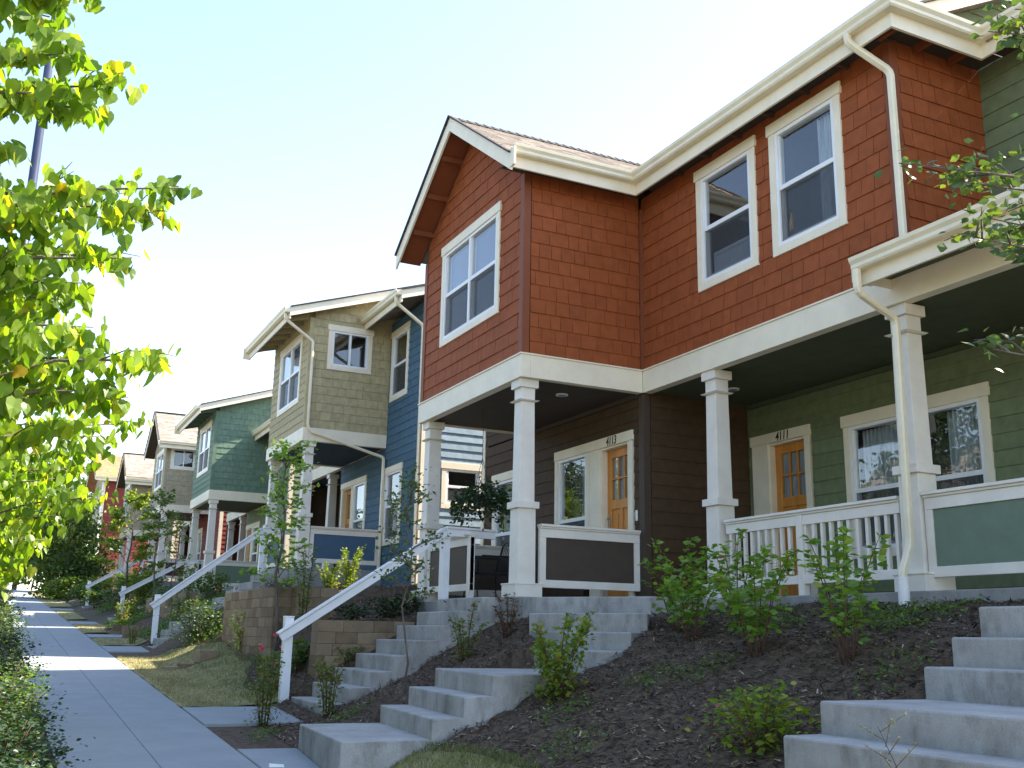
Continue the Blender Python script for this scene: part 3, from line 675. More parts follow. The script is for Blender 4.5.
LM = {
 'linden': leafmat('linden_leaf', [(0, (.075, .15, .022)), (.5, (.15, .245, .03)), (.93, (.23, .32, .04)), (.985, (.33, .31, .03)), (1, (.38, .24, .03))], .55, .4),
 'mid': leafmat('green_leaf', [(0, (.05, .10, .025)), (.6, (.09, .16, .035)), (1, (.14, .21, .05))], .35),
 'dog': leafmat('dogwood_leaf', [(0, (.085, .175, .035)), (.6, (.155, .28, .05)), (.97, (.22, .34, .065)), (1, (.28, .13, .06))], .35),
 'dark': leafmat('dark_green_leaf', [(0, (.014, .032, .012)), (.7, (.028, .06, .018)), (1, (.06, .10, .028))], .18),
 'yel': leafmat('yellow_green_leaf', [(0, (.07, .13, .02)), (.6, (.14, .21, .03)), (.93, (.24, .29, .045)), (1, (.30, .12, .06))], .4),
 'red': leafmat('bronze_leaf', [(0, (.05, .045, .02)), (.6, (.10, .06, .03)), (1, (.17, .06, .04))], .3),
 'pale': leafmat('pale_variegated_leaf', [(0, (.20, .26, .07)), (.6, (.42, .44, .20)), (1, (.62, .60, .40))], .35),
 'nand': leafmat('nandina_leaf', [(0, (.07, .13, .03)), (.7, (.13, .19, .04)), (.9, (.2, .2, .05)), (1, (.33, .08, .05))], .35),
 'across': leafmat('dull_green_leaf', [(0, (.02, .04, .014)), (.6, (.035, .065, .018)), (1, (.06, .09, .025))], .2),
 'app': leafmat('apple_leaf', [(0, (.04, .08, .035)), (.6, (.075, .13, .045)), (1, (.14, .19, .05))], .25),
 'far': leafmat('distant_leaf', [(0, (.04, .08, .02)), (.6, (.08, .14, .03)), (1, (.16, .22, .05))], .3),
 'pink': leafmat('pink_petal', [(0, (.62, .06, .2)), (1, (.75, .15, .35))], .3),
 'straw': leafmat('dry_seedhead', [(0, (.30, .26, .15)), (1, (.45, .40, .26))], .3),
}
def shrub(name, label, x, y, hgt, rad, lm, n, size, stems=7, kind='upright', tpl=OVATE, group='garden shrubs in the mulch beds', z=None, cat='shrub', upr=.6):
    """stems fan out from the base, leaves stand in pairs along them"""
    z = h(x, y)+bumpy(x, y)*(x > 2.8) if z is None else z
    t = thing(name, label, cat, (x, y, z), group)
    P, D, S = [], [], []; mb = MB(); rs = random.Random(int(x*977+y*131))
    n = int(n*((2.4 if size < .075 else 1.35) if kind != 'ball' else 1.5)); per = max(4, n//stems); size = size*.84 if kind != 'ball' else size
    for k in range(stems):
        a = 2*math.pi*(k+rs.random()*.6)/stems; rr = rad*rs.uniform(.35, 1); hh = hgt*(rs.uniform(.55, 1) if k else 1.0)
        if kind == 'ball': hh = hgt*rs.uniform(.75, 1)*math.sqrt(max(.1, 1-(rr/rad*.8)**2))
        tip = Vector((x+rr*math.cos(a), y+rr*math.sin(a), z+hh)); base = Vector((x+.04*math.cos(a), y+.04*math.sin(a), z-.03))
        mid = base.lerp(tip, .5)+Vector((-.12*rr*math.cos(a), -.12*rr*math.sin(a), .07*hh))
        pts = [base, base.lerp(mid, .5)+Vector((0, 0, .01)), mid, mid.lerp(tip, .5)+Vector((0, 0, .03*hh)), tip]
        mb.tube(pts, [.007, .006, .005, .004, .002], 5)
        for i in range(per):
            q = rs.uniform(.06 if size < .075 else .16, 1.0)**(.95 if size < .075 else .8); q = q*4; j = min(3, int(q)); p = pts[j].lerp(pts[j+1], q-j)
            sp = .34*rad*(1.2-q/4.2)*(1.6 if kind == 'ball' else 1)
            off = Vector((rs.gauss(0, 1), rs.gauss(0, 1), rs.gauss(0, .5)))*sp*(.5 if kind == 'upright' else .8)
            b = rs.random()*2*math.pi
            P.append(p+off); D.append((math.cos(b), math.sin(b), rs.uniform(-.3, upr))); S.append(size*rs.uniform(.6, 1.15))
    mb.build('stems', M['twig'], t, smooth=True)
    leaf_cloud('foliage', [tuple(p) for p in P], D, S, LM[lm], t, tpl, flat=.55)
    return t

# ================================================================== the red house (two homes under one roof)
H1 = thing('townhouse', 'rust red shingled townhouse with brown and green porches, nearest the camera', 'house', (8, 11, .3), 'townhouses along the sidewalk')
ZF = .46; XB, XM, XG, XU = 5.80, 7.66, 9.43, 8.98; YB0, YB1, YS, YE = 11.56, 15.11, 6.916, 16.72
P_ = H1
EX, EY = 7.34, 6.58
# upper walls
wb = hole(12.28, 14.38, 4.30, 5.94)
sl = .71
gcuts = [((5.8, 13.335, 7.42), (0, .71, 1)), ((5.8, 13.335, 7.42), (0, -.71, 1))]
clad('shingle_wall', P_, 'X', XB, YB0+.10, YB1-.10, 3.54, 7.45, 'shingle', M['red'], [wb], .196, gcuts)
clad('shingle_wall', P_, 'Y', YB0, XB+.10, XM-.06, 3.54, 6.09, 'shingle', M['red'], [], .196)
clad('shingle_wall', P_, 'X', XM, YS+.10, YB0-.001, 3.54, 6.08, 'shingle', M['red'], [hole(9.06, 10.24, 4.29, 5.95), hole(7.63, 8.80, 4.29, 5.95)], .196)
clad('shingle_wall', P_, 'Y', YS, XM+.10, XU-.001, 3.54, 6.08, 'shingle', M['red'], [], .196)
mb = MB()   # corner boards, red
for (cx, cy) in ((XB, YB0), (XM, YS)):
    mb = MB(); mb.box((cx-.022, cy-.022, 3.54), (cx+.085, cy+.09, 6.08)); mb.build('corner_board', M['redtrim'], P_, bevel=.003)
mb = MB(); mb.box((XB-.022, YB1-.09, 3.54), (XB+.09, YB1+.02, 5.9)); mb.build('corner_board', M['redtrim'], P_, bevel=.003)
mb = MB(); mb.box((XM-.055, YB0-.05, 3.54), (XM-.001, YB0-.001, 5.9)); mb.build('corner_board', M['redtrim'], P_, bevel=.003)
mb = MB(); mb.box((XB, YB1-.1, 3.54), (XM, YB1, 5.9)); mb.build('far_bay_wall', M['redtrim'], P_)
# cream belly band
mb = MB(); zb0, zb1 = 3.235, 3.535
mb.box((XB-.035, YB0-.035, zb0), (XB+.10, YB1+.03, zb1)); mb.box((XB+.1005, YB0-.035, zb0), (XM-.0355, YB0+.08, zb1))
mb.box((XM-.035, 2.6, zb0), (XM+.10, YB0-.036, zb1)); mb.box((XB+.1005, YB1-.08, zb0), (XM+.1, YB1+.03, zb1))
mb.build('belly_band', M['cream'], P_, bevel=.004)
mb = MB(); mb.box((XB-.05, YB0-.05, zb1+.0005), (XB+.02, YB1+.05, zb1+.02)); mb.box((XB+.0205, YB0-.05, zb1+.0005), (XM-.0505, YB0+.02, zb1+.02)); mb.box((XM-.05, YS, zb1+.0005), (XM+.02, YB0-.051, zb1+.02)); mb.build('band_flashing', M['cream'], P_)
# windows upstairs
window(P_, 'X', XB, 12.28, 14.38, 4.30, 5.94, 'twin', blind='blind')
window(P_, 'X', XM, 9.06, 10.24, 4.29, 5.95, 'double', ac=True)
window(P_, 'X', XM, 7.63, 8.80, 4.29, 5.95, 'double', blind='curtain')
# green upstairs wall, right of the return
clad('lap_wall', P_, 'X', XU, 2.4, YS-.001, 4.0, 6.08, 'lap', M['green'], [], .19)
# ground floor, brown home
dz = ZF
clad('lap_wall', P_, 'X', XM-.004, YB0+.11, YE-.09, .40, 3.235, 'lap', M['brown'], [hole(11.82, 13.12, .4, 2.775, side=.0), hole(13.0, 14.02, 1.03, 2.775), hole(15.12, 16.28, 1.03, 2.70)], .178)
clad('lap_wall', P_, 'Y', YB0-.004, XM+.10, XG-.02, .40, 3.26, 'lap', M['brown'], [], .178)
mb = MB(); mb.box((XM-.026, YB0-.026, .40), (XM+.085, YB0+.095, 3.234)); mb.build('corner_board', M['browntrim'], P_, bevel=.003)
mb = MB(); mb.box((XM-.03, YE-.09, .2), (XM+.09, YE+.03, 6.0)); mb.build('corner_board', M['cream'], P_, bevel=.003)
clad('lap_wall', P_, 'X', XM-.004, YB1+.03, YE-.09, 3.26, 6.0, 'lap', M['brown'], [], .178)
window(P_, 'X', XM-.004, 12.96, 14.02, 1.03, 2.774, 'double', ratio=.36, ears=.0, blind='curtain')
door(P_, 'X', XM-.004, 11.82, 12.955, ZF, 2.775, 11.93, 12.66, handle_at='hi')
window(P_, 'X', XM-.004, 15.12, 16.28, 1.03, 2.70, 'double', ratio=.36, blind='sheer')
text_mesh('4113', 'house_number', .17, 'X', XM-.004, 12.33, 2.645, .043, M['black'], P_)
# ground floor, green home, set back under the upper floor
clad('lap_wall', P_, 'X', XG, 2.4, YB0-.01, .40, 3.26, 'lap', M['green'], [hole(10.30, 11.46, .4, 2.78, side=.0), hole(7.52, 9.68, .98, 2.767)], .178)
window(P_, 'X', XG, 7.52, 9.68, .98, 2.767, 'twin', ratio=.47, blind='sheer', head=.15)
door(P_, 'X', XG, 10.30, 11.46, ZF, 2.78, 10.40, 11.12, handle_at='lo')
text_mesh('4111', 'house_number', .17, 'X', XG, 10.80, 2.65, .043, M['black'], P_)
# ceilings
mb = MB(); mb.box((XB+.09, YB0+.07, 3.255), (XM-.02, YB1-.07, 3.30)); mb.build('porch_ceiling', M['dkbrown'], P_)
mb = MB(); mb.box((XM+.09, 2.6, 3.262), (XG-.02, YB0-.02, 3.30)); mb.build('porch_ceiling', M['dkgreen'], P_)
for (lx, ly, zz) in ((6.77, 12.25, 3.252), (8.59, 10.81, 3.26)):
    mb = MB(); mb.tube([(lx, ly, zz+.02), (lx, ly, zz-.012)], .085, 20); o = mb.build('ceiling_light', M['vinyl'], P_)
    mb = MB(); mb.tube([(lx, ly, zz), (lx, ly, zz-.016)], .055, 16); mb.build('lens', M['blind'], o)
# ceiling mouldings
mb = MB(); mb.box((XM-.05, YB0+.1, 3.19), (XM-.022, YB1, 3.25)); mb.build('ceiling_moulding', M['dkbrown'], P_)
mb = MB(); mb.box((XG-.05, 2.6, 3.19), (XG-.022, YB0-.03, 3.25)); mb.build('ceiling_moulding', M['dkgreen'], P_)
# porch slabs and foundation
mb = MB(); mb.box((XB-.02, YB0-.1, -.3), (XM, YB1+.02, ZF)); mb.build('porch_floor', M['found'], P_, bevel=.01)
mb = MB(); mb.box((XM-.08, 2.6, -.1), (XG+.0, YB0-.001, ZF)); mb.build('porch_floor', M['found'], P_, bevel=.01)
mb = MB(); mb.box((XM-.0, YB1+.02, -.2), (XM+.1, YE, .4)); mb.build('foundation', M['found'], P_)
# columns
column(P_, 5.935, 11.74, ZF, 3.234, -.1); column(P_, 5.96, 14.96, ZF, 3.234, -.1)
column(P_, 7.79, 10.12, ZF, 3.234); column(P_, 7.80, 7.10, ZF, 3.234)
mb = MB(); 
# railings
rail(P_, 'Y', 11.60, 6.10, 7.58, ZF, 'panel', M['dkbrown'])
rail(P_, 'X', 5.90, 13.2, 14.8, ZF, 'panel', M['browntrim'], posts=(13.245,))
rail(P_, 'Y', 15.02, 6.08, 7.58, ZF, 'panel', M['dkbrown'])
rail(P_, 'X', 7.74, 7.26, 9.92, ZF, 'baluster', None, posts=(8.66,))
rail(P_, 'X', 7.74, 5.1, 6.96, ZF, 'panel', M['greentrim'])
# roofs
main = slab_roof(P_, [(EX+.012, 6.88, 6.20), (EX+.012, YE+.4, 6.20), (11.3, YE+.4, 8.18), (11.3, 6.88, 8.18)])
slab_roof(P_, [(15.26, YE+.4, 6.20), (15.26, 6.88, 6.20), (11.3, 6.88, 8.18), (11.3, YE+.4, 8.18)])
slab_roof(P_, [(EX+.012, 6.60, 6.19), (8.6, 6.60, 6.19), (8.6, 6.88, 6.24), (EX+.012, 6.88, 6.24)], th=.03)
PK = 7.62
def bay_gable_roof(par, xr, ym, hw, zpk, slope, xend, material=None):
    ze = zpk-slope*hw
    xe = lambda z: 7.34+(z-6.20)/.5
    slab_roof(par, [(xr, ym-hw, ze), (min(xend, xe(ze)+.15), ym-hw, ze), (min(xend, xe(zpk)+.15), ym, zpk), (xr, ym, zpk)], material=material)
    slab_roof(par, [(xr, ym+hw, ze), (xend, ym+hw, ze), (xend, ym, zpk), (xr, ym, zpk)], material=material)
    mb = MB()
    n = int((xend-xr)/.14)
    for i in range(n):
        x0 = xr-.03+i*.14
        mb.poly([(x0, ym-.13, zpk-.13*slope+.03), (x0+.17, ym-.13, zpk-.13*slope+.015), (x0+.17, ym, zpk+.03), (x0, ym, zpk+.045), (x0, ym+.13, zpk-.13*slope+.03), (x0+.17, ym+.13, zpk-.13*slope+.015)], [(0, 1, 2, 3), (3, 2, 5, 4)])
        mb.poly([(x0, ym-.13, zpk-.13*slope+.0), (x0, ym, zpk+.015), (x0, ym+.13, zpk-.13*slope), (x0, ym+.13, zpk-.13*slope+.03), (x0, ym, zpk+.045), (x0, ym-.13, zpk-.13*slope+.03)], [(0, 1, 4, 5), (1, 2, 3, 4)])
    mb.build('ridge_cap', M['roofedge'], par)
    return ze
ze = bay_gable_roof(P_, 5.42, 13.335, 2.095, PK, .71, 10.4)
# rake boards and soffit of the gable
for sg in (-1, 1):
    rakeboard(P_, (5.42, 13.335+sg*2.16, PK-.71*2.16+.02), (5.42, 13.335, PK+.02), (-1, 0), .23)
    mb = MB()      # sloped soffit
    a, b = (13.335+sg*2.1, PK-.71*2.1-.125), (13.335, PK-.125)
    mb.hexa([(5.42, a[0], a[1]-.02), (5.80, a[0], a[1]-.02), (5.80, b[0], b[1]-.02), (5.42, b[0], b[1]-.02), (5.42, a[0], a[1]), (5.80, a[0], a[1]), (5.80, b[0], b[1]), (5.42, b[0], b[1])])
    mb.build('soffit', M['redtrim'], P_)
    for k in (.18, .44, .70):
        yy = 13.335+sg*2.2*k; zz = PK-.71*2.2*k-.15
        mb = MB(); mb.box((5.45, yy-.02, zz-.085), (5.79, yy+.02, zz)); mb.build('lookout', M['redtrim'], P_)
# gutters: bay side, main eave, return
gutter(P_, [(5.42, YB0-.34), (EX, YB0-.34), (EX, EY), (8.62, EY), (8.62, 2.3)], 6.11, .16, [(0, -1), (-1, 0), (0, -1), (-1, 0)])
mb = MB(); mb.box((5.385, YB0-.49, 5.92), (5.415, YB0-.31, 6.17)); mb.build('rake_return', M['cream'], P_)
# eave soffits with rafters
mb = MB(); mb.box((5.45, YB0-.31, 6.085), (XM-.3, YB0+.05, 6.105)); mb.box((EX+.03, EY+.03, 6.085), (XM+.02, YB0-.315, 6.105)); mb.box((XM+.02, EY+.03, 6.085), (XU, YS+.02, 6.105)); mb.box((8.65, 2.4, 6.085), (XU+.02, EY+.02, 6.105))
mb.build('soffit', M['dkbrown'], P_)
yy = EY+.3
while yy < YB0-.5:
    mb = MB(); mb.box((EX+.03, yy-.02, 6.03), (XM-.001, yy+.02, 6.084)); mb.build('rafter_tail', M['browntrim'], P_); yy += .61  # dark brown instead of red paints the eave shadow into the tails
for xx in (7.5, 8.0, 8.5):
    mb = MB(); mb.box((xx-.02, EY+.03, 6.0), (xx+.02, YS-.02, 6.084)); mb.build('rafter_tail', M['redtrim'], P_)
# small hip roof over the return and the taller gable behind it
slab_roof(P_, [(8.6, 2.3, 6.19), (8.6, 6.5, 6.19), (10.2, 6.5, 6.85), (10.2, 2.3, 6.85)])
clad('lap_wall', P_, 'Y', 7.15, 8.0, 12.0, 6.125, 8.6, 'lap', M['green'], [], .178, cuts=[((8.0, 7.15, 6.42), (-.5, 0, 1))])
rakeboard(P_, (7.40, 6.88, 6.24), (11.3, 6.88, 8.20), (0, -1), .16)
# one-storey porch roof on the right
slab_roof(P_, [(7.21, 2.4, 3.60), (7.21, 7.10, 3.60), (XU, 7.10, 4.12), (XU, 2.4, 4.12)], th=.08)
gutter(P_, [(7.22, 7.10), (7.22, 2.4)], 3.50, .14, [(-1, 0)])
mb = MB(); mb.box((7.16, 7.105, 3.40), (7.40, 7.135, 3.63)); mb.build('rake_return', M['cream'], P_)
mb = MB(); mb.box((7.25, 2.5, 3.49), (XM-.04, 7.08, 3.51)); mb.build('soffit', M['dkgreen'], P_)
mb = MB(); mb.hexa([(7.25, 7.075, 3.40), (XM, 7.075, 3.40), (XM, 7.10, 3.40), (7.25, 7.10, 3.40), (7.25, 7.075, 3.60), (XM, 7.075, 3.72), (XM, 7.10, 3.72), (7.25, 7.10, 3.60)]); mb.build('porch_roof_end', M['cream'], P_)
# downspouts
downspout(P_, [(7.27, 7.10, 6.15), (7.27, 7.10, 6.03), (7.585, 6.86, 5.66), (7.585, 6.85, 3.80), (7.50, 6.85, 3.66)])
downspout(P_, [(7.13, 7.04, 3.50), (7.13, 7.04, 3.27), (7.56, 6.995, 3.05), (7.56, 7.02, .88), (7.42, 7.0, .62), (7.42, 7.0, .55)], ((7.42, 7.0, .22), (7.42, 7.0, .58)))
# hidden rear volume so the house is closed
mb = MB(); mb.box((XM+.15, YB0+.2, .4), (XM+.18, YE, 6)); mb.box((15.0, 2.6, .2), (15.1, YE, 6.1)); mb.box((XG+.75, YE-.1, .2), (15.0, YE, 6.1)); mb.box((XM+.1, YE-.1, .2), (XG+.76, YE-.001, 6.1)); mb.box((9.6, 2.4, 0), (15, 2.5, 6))
mb.build('rear_wall', M['browntrim'], P_)
mb = MB(); mb.box((XM+.12, YS+.12, 3.31), (15, YE-.11, 3.42)); mb.box((XM+.12, YS+.9, 5.96), (14.9, YE-.11, 6.0)); mb.build('upper_floor', M['dkbrown'], P_)
mb = MB(); mb.poly([(7.7, YE, 6.0), (14.9, YE, 6.0), (11.3, YE, 7.95)], [(0, 1, 2)]); mb.poly([(7.7, YE-.1, 6.0), (14.9, YE-.1, 6.0), (11.3, YE-.1, 7.95)], [(0, 1, 2)]); mb.build('gable_wall', M['browntrim'], P_)

# ================================================================== the other houses of the row
def rowhouse(label, y0, zf, ya, yb, up_front, up_side, low, lowend, panelm, ceil, bay, ub, wins=True, side_style='shingle', shed_recess=0, ux=7.74, xb=5.8, bw=3.35, roof='roof', eave=5.44, lowfar=None, sidewin=True, dspout=True, near=True, blinds=('blind', None), drop=0):
    """bay starts at y0; porch floor zf; house spans ya..yb"""
    t = thing('townhouse', label, 'house', (8, y0, zf), 'townhouses along the sidewalk')
    z = lambda q: zf+q
    y1 = y0+bw; zb0, zb1 = z(2.775), z(3.075); ze = z(eave)
    # bay walls
    win = (y0+.55, y0+2.65, z(3.82), z(5.46)) if bay == 'gable' else (y0+.6, y0+2.6, z(3.75), z(5.42))
    PKz = z(7.16)
    ym = (y0+y1)/2
    if bay == 'gable':
        cuts = [((xb, ym, PKz-.2), (0, .71, 1)), ((xb, ym, PKz-.2), (0, -.71, 1))]
        clad('bay_front_wall', t, 'X', xb, y0+.09, y1-.02, zb1, PKz, up_front[1], M[up_front[0]], [hole(*win)], .196, cuts)
        clad('bay_side_wall', t, 'Y', y0, xb+.09, ux-.02, zb1, ze+.05, side_style, M[up_side], [hole(5.98, 7.02, z(4.52), z(5.5))] if sidewin else [], .196)
    else:
        clad('bay_front_wall', t, 'X', xb, y0+.09, y1-.02, zb1, z(5.82), up_front[1], M[up_front[0]], [hole(*win)], .178)
        clad('bay_side_wall', t, 'Y', y0, xb+.09, 9.9, zb1, z(7.4), side_style, M[up_side], [hole(xb+.42, xb+1.47, z(4.46), z(5.52))] if sidewin else [], .196,
             cuts=[((5.2, y0, z(5.62)), (-.333, 0, 1))])
    mb = MB(); mb.box((xb-.022, y0-.022, zb1), (xb+.085, y0+.085, z(5.62))); mb.build('corner_board', M[up_side] if False else M['cream'] if up_side == 'cream' else M[up_side], t)
    window(t, 'X', xb, *win, 'twin', blind=blinds[0])
    if sidewin:
        if bay == 'gable': window(t, 'Y', y0, 5.98, 7.02, z(4.52), z(5.5), 'slider', blind=blinds[1])
        else: window(t, 'Y', y0, xb+.42, xb+1.47, z(4.46), z(5.52), 'slider', blind=blinds[1])
    mb = MB(); mb.box((xb-.035, y0-.035, zb0), (xb+.10, y1+.03, zb1)); mb.box((xb+.1005, y0-.035, zb0), (ux-.02, y0+.08, zb1)); mb.box((xb+.1005, y1-.08, zb0), (ux+.1, y1+.03, zb1))
    mb.box((ux-.035, y1+.031, zb0), (ux+.1, yb, zb1)); mb.build('belly_band', M['cream'], t, bevel=.004)
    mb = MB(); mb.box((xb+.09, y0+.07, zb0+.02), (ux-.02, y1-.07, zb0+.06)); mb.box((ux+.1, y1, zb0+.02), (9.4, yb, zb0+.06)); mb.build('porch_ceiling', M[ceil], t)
    mb = MB(); mb.box((xb, y1-.1, zb1), (ux, y1, z(5.7))); mb.build('far_bay_wall', M[up_side], t)
    # ground floor front
    dd = (y0+1.35, y0+3.2)
    clad('lap_wall', t, 'X', ux, y0+.0, y1, z(-.06), zb0+.02, 'lap', M[low], [hole(y0+2.30, y0+3.3, z(0), z(2.33), side=.0), hole(y0+1.28, y0+2.36, z(.6), z(2.33))], .178)
    door(t, 'X', ux, y0+2.31, y0+3.25, z(0), z(2.33), y0+2.41, y0+3.14)
    window(t, 'X', ux, y0+1.26, y0+2.305, z(.58), z(2.33), 'double', ratio=.4, ears=0, blind='sheer')
    # near section, full height
    if near:
        zt = z(5.72-drop)
        clad('lap_wall', t, 'X', ux, ya+.07, y0-.001, z(-.9), zt, 'lap', M[low], [hole(y0-1.25, y0-.12, z(3.82), z(5.5)), hole(y0-1.15, y0-.02, z(.55), z(2.3))], .178)
        window(t, 'X', ux, y0-1.25, y0-.12, z(3.82), z(5.5), 'double', blind='curtain')
        window(t, 'X', ux, y0-1.15, y0-.02, z(.55), z(2.3), 'double')
        mb = MB(); mb.box((ux-.028, ya-.028, z(-.9)), (ux+.10, ya+.069, zt)); mb.build('corner_board', M['cream'], t)
        clad('end_wall', t, 'Y', ya, ux+.101, 14, z(-.9), zt+2.2, 'lap', M[lowend], [hole(8.2, 9.17, z(1.22), z(2.2))], .178, cuts=[((7.2, ya, z(5.9-drop)), (-.333, 0, 1))], prot=.022)
        window(t, 'Y', ya, 8.2, 9.17, z(1.22), z(2.2), 'double')
    # far section set back under the upper floor
    clad('upper_wall', t, 'X', ux, y1+.03, yb, zb1, z(5.6), up_front[1], M[up_front[0]], [], .196)
    clad('porch_wall', t, 'X', 9.4, y1, yb, z(-.06), zb0+.03, 'lap', M[lowfar or low], [hole(y1+.9, y1+2.9, z(.6), z(2.3))], .178)
    window(t, 'X', 9.4, y1+.9, y1+2.9, z(.6), z(2.3), 'twin')
    clad('porch_wall', t, 'Y', y1, ux, 9.4, z(-.06), zb0+.03, 'lap', M[lowfar or low], [], .178)
    clad('end_wall', t, 'Y', yb, ux, 14, z(-.5), z(5.6), 'lap', M[lowfar or low], [], .3)
    column(t, xb+.16, y0+.13, zf, zb0-.001, zf-.35); column(t, xb+.16, y1-.14, zf, zb0-.001, zf-.35); column(t, ux+.13, y1+1.25, zf, zb0-.001); column(t, ux+.13, yb-.2, zf, zb0-.001)
    mb = MB(); mb.box((xb-.02, y0-.08, zf-.9), (ux, y1+.02, zf)); mb.box((ux-.05, y1+.021, zf-.9), (9.4, yb, zf)); mb.box((ux+.02, ya+.02, zf-1.2), (9.4, y0-.081, z(-.9))); mb.build('foundation', M['found'], t, bevel=.01)
    rail(t, 'Y', y0+.05, xb+.3, ux-.06, zf, 'panel', M[panelm]); rail(t, 'X', xb+.1, y0+1.65, y1-.3, zf, 'panel', M[panelm], posts=(y0+1.7,)); rail(t, 'X', ux+.08, y1+1.45, yb-.4, zf, 'panel', M[panelm])
    # roofs
    if bay == 'gable':
        xe = 9.6; hw = bw/2+.47
        zz = PKz-.71*hw
        slab_roof(t, [(5.42, ym-hw, zz), (xe, ym-hw, zz), (xe, ym, PKz), (5.42, ym, PKz)], material=M[roof]); slab_roof(t, [(5.42, ym+hw, zz), (xe, ym+hw, zz), (xe, ym, PKz), (5.42, ym, PKz)], material=M[roof])
        for sg in (-1, 1): rakeboard(t, (5.42, ym+sg*(hw+.03), PKz-.71*(hw+.03)+.02), (5.42, ym, PKz+.02), (-1, 0), .22)
        mb = MB(); mb.box((5.42, ym-.1, PKz+.0), (xe, ym+.1, PKz+.03)); mb.build('ridge_cap', M['roofedge'], t)
        for sg in (-1, 1):
            a, b = (ym+sg*(hw-.04), PKz-.71*(hw-.04)-.125), (ym, PKz-.125); mb = MB()
            mb.hexa([(5.42, a[0], a[1]-.02), (5.82, a[0], a[1]-.02), (5.82, b[0], b[1]-.02), (5.42, b[0], b[1]-.02), (5.42, a[0], a[1]), (5.82, a[0], a[1]), (5.82, b[0], b[1]), (5.42, b[0], b[1])]); mb.build('soffit', M['dkbrown'], t)
        gutter(t, [(5.42, y0-.47), (7.25, y0-.47), (7.25, ya-.3)] if near else [(5.42, y0-.47), (7.6, y0-.47)], ze+.02, .15, [(0, -1), (-1, 0)])
        mb = MB(); mb.box((5.45, y0-.44, ze), (ux, y0+.05, ze+.02)); mb.build('soffit', M['dkbrown'], t)
        slab_roof(t, [(7.25, ya-.3, ze+.1), (7.25, yb+.3, ze+.1), (10.6, yb+.3, ze+1.8), (10.6, ya-.3, ze+1.8)], material=M[roof]); slab_roof(t, [(13.9, ya-.3, ze+.1), (13.9, yb+.3, ze+.1), (10.6, yb+.3, ze+1.8), (10.6, ya-.3, ze+1.8)], material=M[roof])
    else:
        xe, zE = 5.22, z(5.66); sl_ = .333; XR = 10.3
        ra = [(xe, y0-.32, zE), (xe, y1+.4, zE), (XR, y1+.4, zE+sl_*(XR-xe)), (XR, y0-.32, zE+sl_*(XR-xe))]
        slab_roof(t, ra, material=M[roof]); slab_roof(t, [(15.4, y0-.32, zE), (15.4, y1+.4, zE), ra[2], ra[3]], material=M[roof])
        rakeboard(t, (xe, y0-.32, zE+.02), (XR, y0-.32, zE+sl_*(XR-xe)+.02), (0, -1), .2)
        gutter(t, [(xe, y1+.42), (xe, y0-.34)], zE-.09, .15, [(-1, 0)])
        mb = MB(); mb.box((xe-.14, y1+.42, zE-.24), (xe+.05, y1+.45, zE+.03)); mb.build('rake_return', M['cream'], t)
        yy = y0+.1
        while yy < y1+.3:
            mb = MB(); mb.hexa([(xe+.03, yy-.02, zE-.2), (xb-.02, yy-.02, zE-.06), (xb-.02, yy+.02, zE-.06), (xe+.03, yy+.02, zE-.2), (xe+.03, yy-.02, zE-.11), (xb-.02, yy-.02, zE+.08), (xb-.02, yy+.02, zE+.08), (xe+.03, yy+.02, zE-.11)]); mb.build('rafter_tail', M[up_side], t); yy += .6
        # lower roof over the near section
        xs = 7.06+shed_recess; zs = z(5.74-drop); R2 = XR
        slab_roof(t, [(xs, ya-.2, zs), (xs, y0-.01, zs), (R2, y0-.01, zs+sl_*(R2-xs)), (R2, ya-.2, zs+sl_*(R2-xs))], material=M[roof])
        slab_roof(t, [(15.4-shed_recess, ya-.2, zs), (15.4-shed_recess, y0, zs), (R2, y0, zs+sl_*(R2-xs)), (R2, ya-.2, zs+sl_*(R2-xs))], material=M[roof])
        rakeboard(t, (xs, ya-.2, zs+.02), (R2, ya-.2, zs+sl_*(R2-xs)+.02), (0, -1), .19)
        gutter(t, [(xs, y0-.02), (xs, ya-.22)], zs-.09, .15, [(-1, 0)])
        slab_roof(t, [(xs, y1+.41, zs), (xs, yb+.3, zs), (R2, yb+.3, zs+sl_*(R2-xs)), (R2, y1+.41, zs+sl_*(R2-xs))], material=M[roof])
        if dspout:
            downspout(t, [(xe-.06, y0-.2, zE-.1), (xe-.06, y0-.2, zE-.22), (xb+.06, y0-.06, zE-.62), (xb+.06, y0-.06, z(3.1)), (xb+.14, y0-.07, z(2.98)), (ux-.08, y0-.07, z(2.55)), (ux-.08, y0-.07, z(-.1))])
            downspout(t, [(xs-.06, ya-.05, zs-.1), (xs-.06, ya-.05, zs-.22), (ux-.07, ya+.02, zs-.62), (ux-.07, ya+.02, z(-.8))], ((ux-.07, ya+.02, z(-1.05)), (ux-.07, ya+.02, z(-.75))))
    mb = MB(); mb.box((14, ya, z(-1)), (14.1, yb, z(5.8))); mb.box((9.6, ya+.3, z(3.1)), (14, yb-.2, z(3.15))); mb.build('rear_wall', M['browntrim'], t)
    return t
H2 = rowhouse('beige shingled townhouse with a blue lower porch, next beyond the red house', 22.3, 1.33, 20.05, 29.6, ('beige', 'lap'), 'beige', 'blue', 'sunblue', 'bluetrim', 'dkblue', 'shed', 0, lowfar='brown')
H3 = rowhouse('grey green shingled townhouse with a low pitched roof, third along the row', 33.3, 1.2, 31.0, 40.2, ('teal', 'lap'), 'teal', 'sage', 'sage', 'greentrim', 'dkgreen', 'shed', 0, shed_recess=0, drop=.75, sidewin=False, dspout=False, lowfar='maroon')
